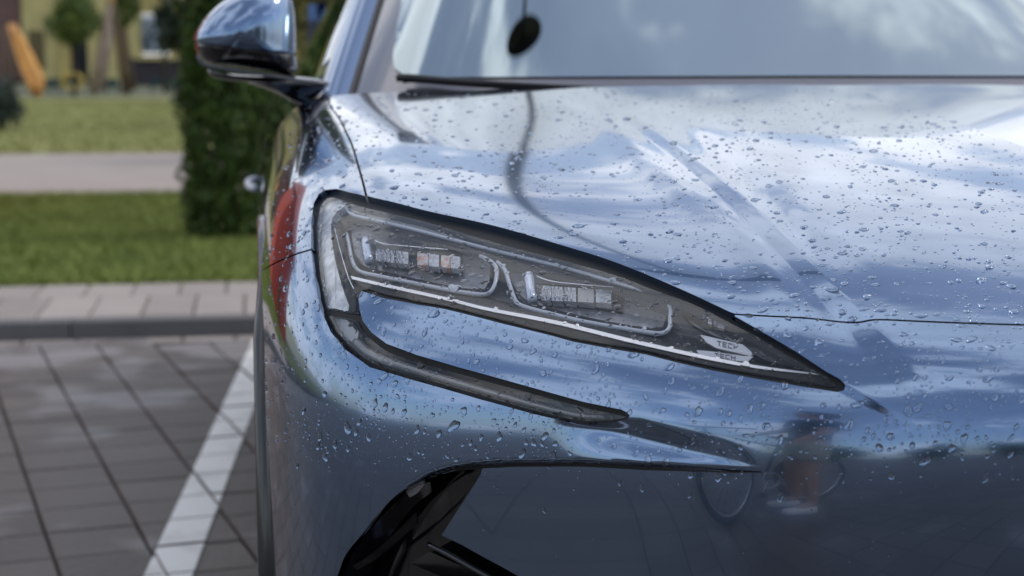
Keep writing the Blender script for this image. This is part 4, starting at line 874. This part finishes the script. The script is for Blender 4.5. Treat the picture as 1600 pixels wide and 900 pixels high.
# thin out drops that would run into each other, largest first
od = np.argsort(-rad_); kept = []; cells = {}
for i in od:
    key = tuple((Pc[i]//.012).astype(int)); ok = True
    for dx in (-1,0,1):
        for dy in (-1,0,1):
            for dz in (-1,0,1):
                for j in cells.get((key[0]+dx, key[1]+dy, key[2]+dz), ()):
                    if np.linalg.norm(Pc[i]-Pc[j]) < (rad_[i]+rad_[j])*1.15: ok = False
    if ok: kept.append(i); cells.setdefault(key, []).append(i)
def frame_of(i, ang, el_):
    n = nc[i]; a = np.cross([0, 1, 0], n); a /= np.linalg.norm(a); b = np.cross(n, a); ca, sa = math.cos(ang), math.sin(ang)
    return np.stack([a*ca+b*sa, b*ca-a*sa, n], 1)
px_size = rad_/np.linalg.norm(Pc-CAM, axis=1)*np.sqrt(np.maximum(.1, ((CAM-Pc)/np.linalg.norm(CAM-Pc, axis=1)[:, None]*nc).sum(1)))
kept = sorted(kept, key=lambda i: -px_size[i]); meshes = []
for V, Fc in BIG:
    me = bpy.data.meshes.new('raindrop'); me.from_pydata(V.tolist(), [], Fc); me.materials.append(WATER); me.polygons.foreach_set('use_smooth', [True]*len(me.polygons)); meshes.append(me)
seam_y = lambda x: np.interp(x, [572,670,770,868,960,1060,1140,1200,1340,1600], [306,330,352,380,409,450,487,492,505,508])
def where(p, lens):
    if lens: return ('clear raindrop clinging to the headlight lens', 'large raindrops on the headlight lens')
    if p[0] < np.interp(p[1], [167,230,306], [516,551,572]) and p[1] < 420: return ('clear raindrop beaded on the blue wing above the wheel', 'large raindrops on the wing')
    if p[1] < seam_y(p[0]) and p[0] > 1250: return ('large clear raindrop on the flat middle of the bonnet right of the crease', 'large raindrops right of the bonnet crease')
    if p[1] < seam_y(p[0]) and p[0] > 516: return ('large clear raindrop beaded on the blue bonnet', 'large raindrops on the bonnet')
    if inpoly(np.array([p]), [(560,460),(1010,552),(985,640),(800,600),(600,540)])[0]: return ('clear raindrop beaded on the blue paint between headlight and lower light strip', 'large raindrops between the light strips')
    if p[1] > 712: return ('clear raindrop on the dark lower bumper below the sky reflection', 'raindrops on the dark lower bumper')
    if p[0] < 505: return ('clear raindrop on the bumper corner left of the headlight', 'large raindrops left of the headlight')
    if p[0] < 1000: return ('clear raindrop on the bumper between lower light strip and grille opening', 'large raindrops under the lower light strip')
    return ('clear raindrop on the bumper nose beside or below the headlight tip', 'large raindrops on the bumper nose')
for r_, i in enumerate(kept[:300]):
    ang = RNG.uniform(0, math.pi); st = RNG.uniform(1, 1.45); B = frame_of(i, RNG.normal(0, .5), 0); hgt = rad_[i]*RNG.uniform(.42, .58); sc = np.array([rad_[i]*st, rad_[i]/st**.5, hgt])
    o = bpy.data.objects.new('raindrop', meshes[r_ % len(meshes)]); COL.objects.link(o); B2 = B*sc; P = Pc[i]-nc[i]*.00012
    o.matrix_world = Matrix([[*B2[k], P[k]] for k in range(3)]+[[0, 0, 0, 1]]); lb_, gr_ = where(c[i], onlens[i]); tag(o, lb_, 'raindrop', gr_)
VV = []; FF = []; k0 = 0
for i in kept[300:]:
    V, Fc = SML[i % len(SML)]; st = RNG.uniform(1, 1.4); B = frame_of(i, RNG.uniform(-1, 1), 0)*np.array([rad_[i]*st, rad_[i]/st**.5, rad_[i]*RNG.uniform(.45, .62)])
    VV.append(V @ B.T+Pc[i]-nc[i]*.0001); FF += [tuple(a+k0 for a in f) for f in Fc]; k0 += len(V)
so_ = obj('small_raindrops', np.concatenate(VV), FF, WATER); tag(so_, 'countless tiny raindrops beaded all over the blue bodywork and headlight', 'rain', kind='stuff')
print('KEPT', len(kept))

# ------------------------------------------------------------------ bicycle and standing person, mirrored low in the bumper
bA_, bB_ = np.array([-1.0, .50, 0]), np.array([-.98, -.55, 0]); bm_ = (bA_+bB_)/2; bx_ = (bA_-bB_)/np.linalg.norm(bA_-bB_); uz = np.array([0, 0, 1.])
bike = empty('bicycle', tuple(bm_)); tag(bike, 'bicycle standing beside the camera on the paving, mirrored in the front bumper', 'bicycle')
def bp(f, z, sd_=0): return bx_*f+uz*z+np.cross(bx_, uz)*sd_
M_BK = mat('bicycle_frame_black', (.02, .02, .022), .3, 0, .5); M_ALU = mat('aluminium', (.6,.6,.6), .3, .9)
for f in (.5, -.5):
    w_ = tube('wheel', None, .010, 0, M_ALU, bike, P=[bp(f+.30*math.cos(a), .345+.30*math.sin(a)) for a in np.linspace(0, 2*math.pi, 40)])
    tube('tyre', None, .024, 0, RUBBER, w_, P=[bp(f+.325*math.cos(a), .345+.325*math.sin(a)) for a in np.linspace(0, 2*math.pi, 40)])
    sp = [tube('s', None, .0015, 0, M_ALU, None, P=[bp(f, .345, .01), bp(f+.15*math.cos(a), .345+.15*math.sin(a)), bp(f+.3*math.cos(a), .345+.3*math.sin(a))], seg=3) for a in np.linspace(0, 2*math.pi, 18, endpoint=False)]
    join('spokes', sp, w_)['kind'] = 'stuff'
for a, b, r_ in (((.5,.345),(.36,.88),.016),((.38,.80),(-.06,.30),.019),((.37,.84),(-.18,.80),.016),((-.06,.30),(-.20,.92),.016),((-.06,.30),(-.5,.345),.011),((-.18,.78),(-.5,.345),.010)):
    tube('frame_tube', None, r_, 0, M_BK, bike, P=[bp(*a), bp((a[0]+b[0])/2, (a[1]+b[1])/2), bp(*b)])
tube('handlebar', None, .013, 0, M_BK, bike, P=[bp(.33,1.0,-.3), bp(.36,.99,-.1), bp(.36,.99,.1), bp(.33,1.0,.3)])
tube('stem', None, .014, 0, M_BK, bike, P=[bp(.36,.88), bp(.36,.93), bp(.37,.99)])
tube('saddle', None, .055, 0, RUBBER, bike, P=[bp(-.32,.95), bp(-.2,.96), bp(-.08,.955)], rad2=.02)
tube('crank', None, .010, 0, M_ALU, bike, P=[bp(-.06,.30,.06), bp(.0,.24,.07), bp(.08,.17,.08)]); tube('pedal', None, .02, 0, RUBBER, bike, P=[bp(.08,.17,.06), bp(.08,.17,.11), bp(.08,.17,.15)])
tube('chainring', None, .012, 0, M_ALU, bike, P=[bp(-.06+.09*math.cos(a), .30+.09*math.sin(a), .05) for a in np.linspace(0, 2*math.pi, 24)])
def skin(name, pts, edges, m, parent, root=0, sub=2):
    me = bpy.data.meshes.new(name); me.from_pydata([p[:3] for p in pts], edges, []); me.materials.append(m); o = bpy.data.objects.new(name, me); COL.objects.link(o); o.parent = parent
    md = o.modifiers.new('skin', 'SKIN'); 
    if not me.skin_vertices: 
        bpy.context.view_layer.objects.active = o
    for i, p in enumerate(pts): me.skin_vertices[0].data[i].radius = (p[3], p[4] if len(p) > 4 else p[3])
    me.skin_vertices[0].data[root].use_root = True; md.use_smooth_shade = True
    sb = o.modifiers.new('sub', 'SUBSURF'); sb.levels = sb.render_levels = sub; return o
pp = empty('person', (-.80, -.22, 0)); tag(pp, 'person in dark shirt and light shorts standing by the bicycle, mirrored in the bumper', 'person')
pp.rotation_euler = (0, 0, .5)
M_SKIN = mat('skin', (.42, .24, .17), .5); M_SHIRT = mat('dark_shirt', (.03, .032, .04), .9); M_SHORT = mat('light_shorts', (.40, .37, .30), .9); M_SHOE = mat('pale_shoe', (.75, .75, .75), .6); M_HAIR = mat('brown_hair', (.04, .025, .015), .8)
body = [(0,0,.95,.14,.10),(0,0,1.12,.125,.09),(0,0,1.32,.16,.10),(0,0,1.43,.10,.08),(0,.0,1.49,.055),(0,.01,1.565,.068,.080),(0,.012,1.64,.086,.104),(0,.01,1.72,.060,.075),
 (.18,0,1.41,.055),(.24,.02,1.15,.042),(.26,.14,.93,.030),(.26,.18,.87,.032,.018),(-.18,0,1.41,.055),(-.26,.04,1.16,.042),(-.34,.20,1.00,.030),(-.37,.26,.96,.032,.018),
 (.09,0,.88,.085),(.10,.02,.50,.055),(.105,.03,.38,.055),(.11,-.01,.09,.035),(.11,.10,.04,.035,.03),(-.09,0,.88,.085),(-.12,.03,.50,.055),(-.125,.03,.38,.055),(-.13,-.01,.09,.035),(-.13,.10,.04,.035,.03)]
be_ = [(0,1),(1,2),(2,3),(3,4),(4,5),(5,6),(6,7),(2,8),(8,9),(9,10),(10,11),(2,12),(12,13),(13,14),(14,15),(0,16),(16,17),(17,18),(18,19),(19,20),(0,21),(21,22),(22,23),(23,24),(24,25)]
def fingers(h, d):
    k = len(body); 
    for j, (ln, sx) in enumerate(((.060,-.028),(.070,-.010),(.066,.010),(.052,.027))):
        a = len(body); b0 = np.array(body[h][:3]); body.append((*(b0+[sx, d[1]*.035, d[2]*.035-.004]), .0095)); body.append((*(b0+[sx*1.1, d[1]*(.035+ln*.6), d[2]*(.035+ln*.6)-.012]), .0085)); body.append((*(b0+[sx*1.1, d[1]*(.03+ln*.8), d[2]*(.03+ln*.8)-.032]), .0075)); be_.extend([(h, a), (a, a+1), (a+1, a+2)])
    a = len(body); body.append((*(np.array(body[h][:3])+[-.035 if h == 11 else .035, d[1]*.02, d[2]*.02-.01]), .011)); body.append((*(np.array(body[h][:3])+[-.048 if h == 11 else .048, d[1]*.055, d[2]*.055-.02]), .009)); be_.extend([(h, a), (a, a+1)])
fingers(11, (0, .5, -.8)); fingers(15, (0, .95, -.3))
try:
    bd = skin('body', body, be_, M_SKIN, pp)
    skin('shirt', [(0,0,.84,.15,.115),(0,0,.97,.165,.125),(0,0,1.14,.148,.110),(0,0,1.32,.175,.115),(0,0,1.43,.11,.09),(.18,0,1.41,.072),(.225,.012,1.24,.062),(-.18,0,1.41,.072),(-.24,.02,1.24,.062)], [(0,1),(1,2),(2,3),(3,4),(3,5),(5,6),(3,7),(7,8)], M_SHIRT, bd)
    skin('shorts', [(0,0,.98,.152,.115),(0,0,.90,.16,.12),(.095,.005,.80,.105),(.10,.015,.55,.085),(-.095,.005,.80,.105),(-.115,.02,.55,.085)], [(0,1),(1,2),(2,3),(1,4),(4,5)], M_SHORT, bd)
    for sx in (.11, -.13): skin('shoe', [(sx,-.035,.045,.042,.045),(sx,.06,.038,.048,.036),(sx,.17,.030,.040,.026)], [(0,1),(1,2)], M_SHOE, bd)
    HV = [(.094*math.cos(a)*math.cos(b), -.012+.115*math.sin(a)*math.cos(b), 1.665+.125*math.sin(b)) for b in np.linspace(-.55, 1.5, 9) for a in np.linspace(0, 2*math.pi, 20, endpoint=False)]
    HF_ = [(j*20+i, j*20+(i+1) % 20, (j+1)*20+(i+1) % 20, (j+1)*20+i) for j in range(8) for i in range(20) if not (j < 5 and 1 < i < 8)]+[tuple(8*20+i for i in range(20))]
    obj('hair', HV, HF_, M_HAIR, bd)
    skin('nose', [(0,.080,1.635,.012),(0,.094,1.612,.015)], [(0,1)], M_SKIN, bd, sub=1)
    for sx in (-.03, .03): skin('eye', [(sx,.070,1.645,.012),(sx,.077,1.645,.011)], [(0,1)], RUBBER, bd, sub=1)
    for sx in (-.078, .078): skin('ear', [(sx*1.1,.005,1.64,.012,.02),(sx*1.1,.0,1.61,.010,.014)], [(0,1)], M_SKIN, bd, sub=1)
    skin('mouth', [(-.022,.066,1.575,.008),(.022,.066,1.575,.008)], [(0,1)], mat('lips', (.30,.10,.09), .5), bd, sub=1)
except Exception as ex_: print('PERSON', ex_)
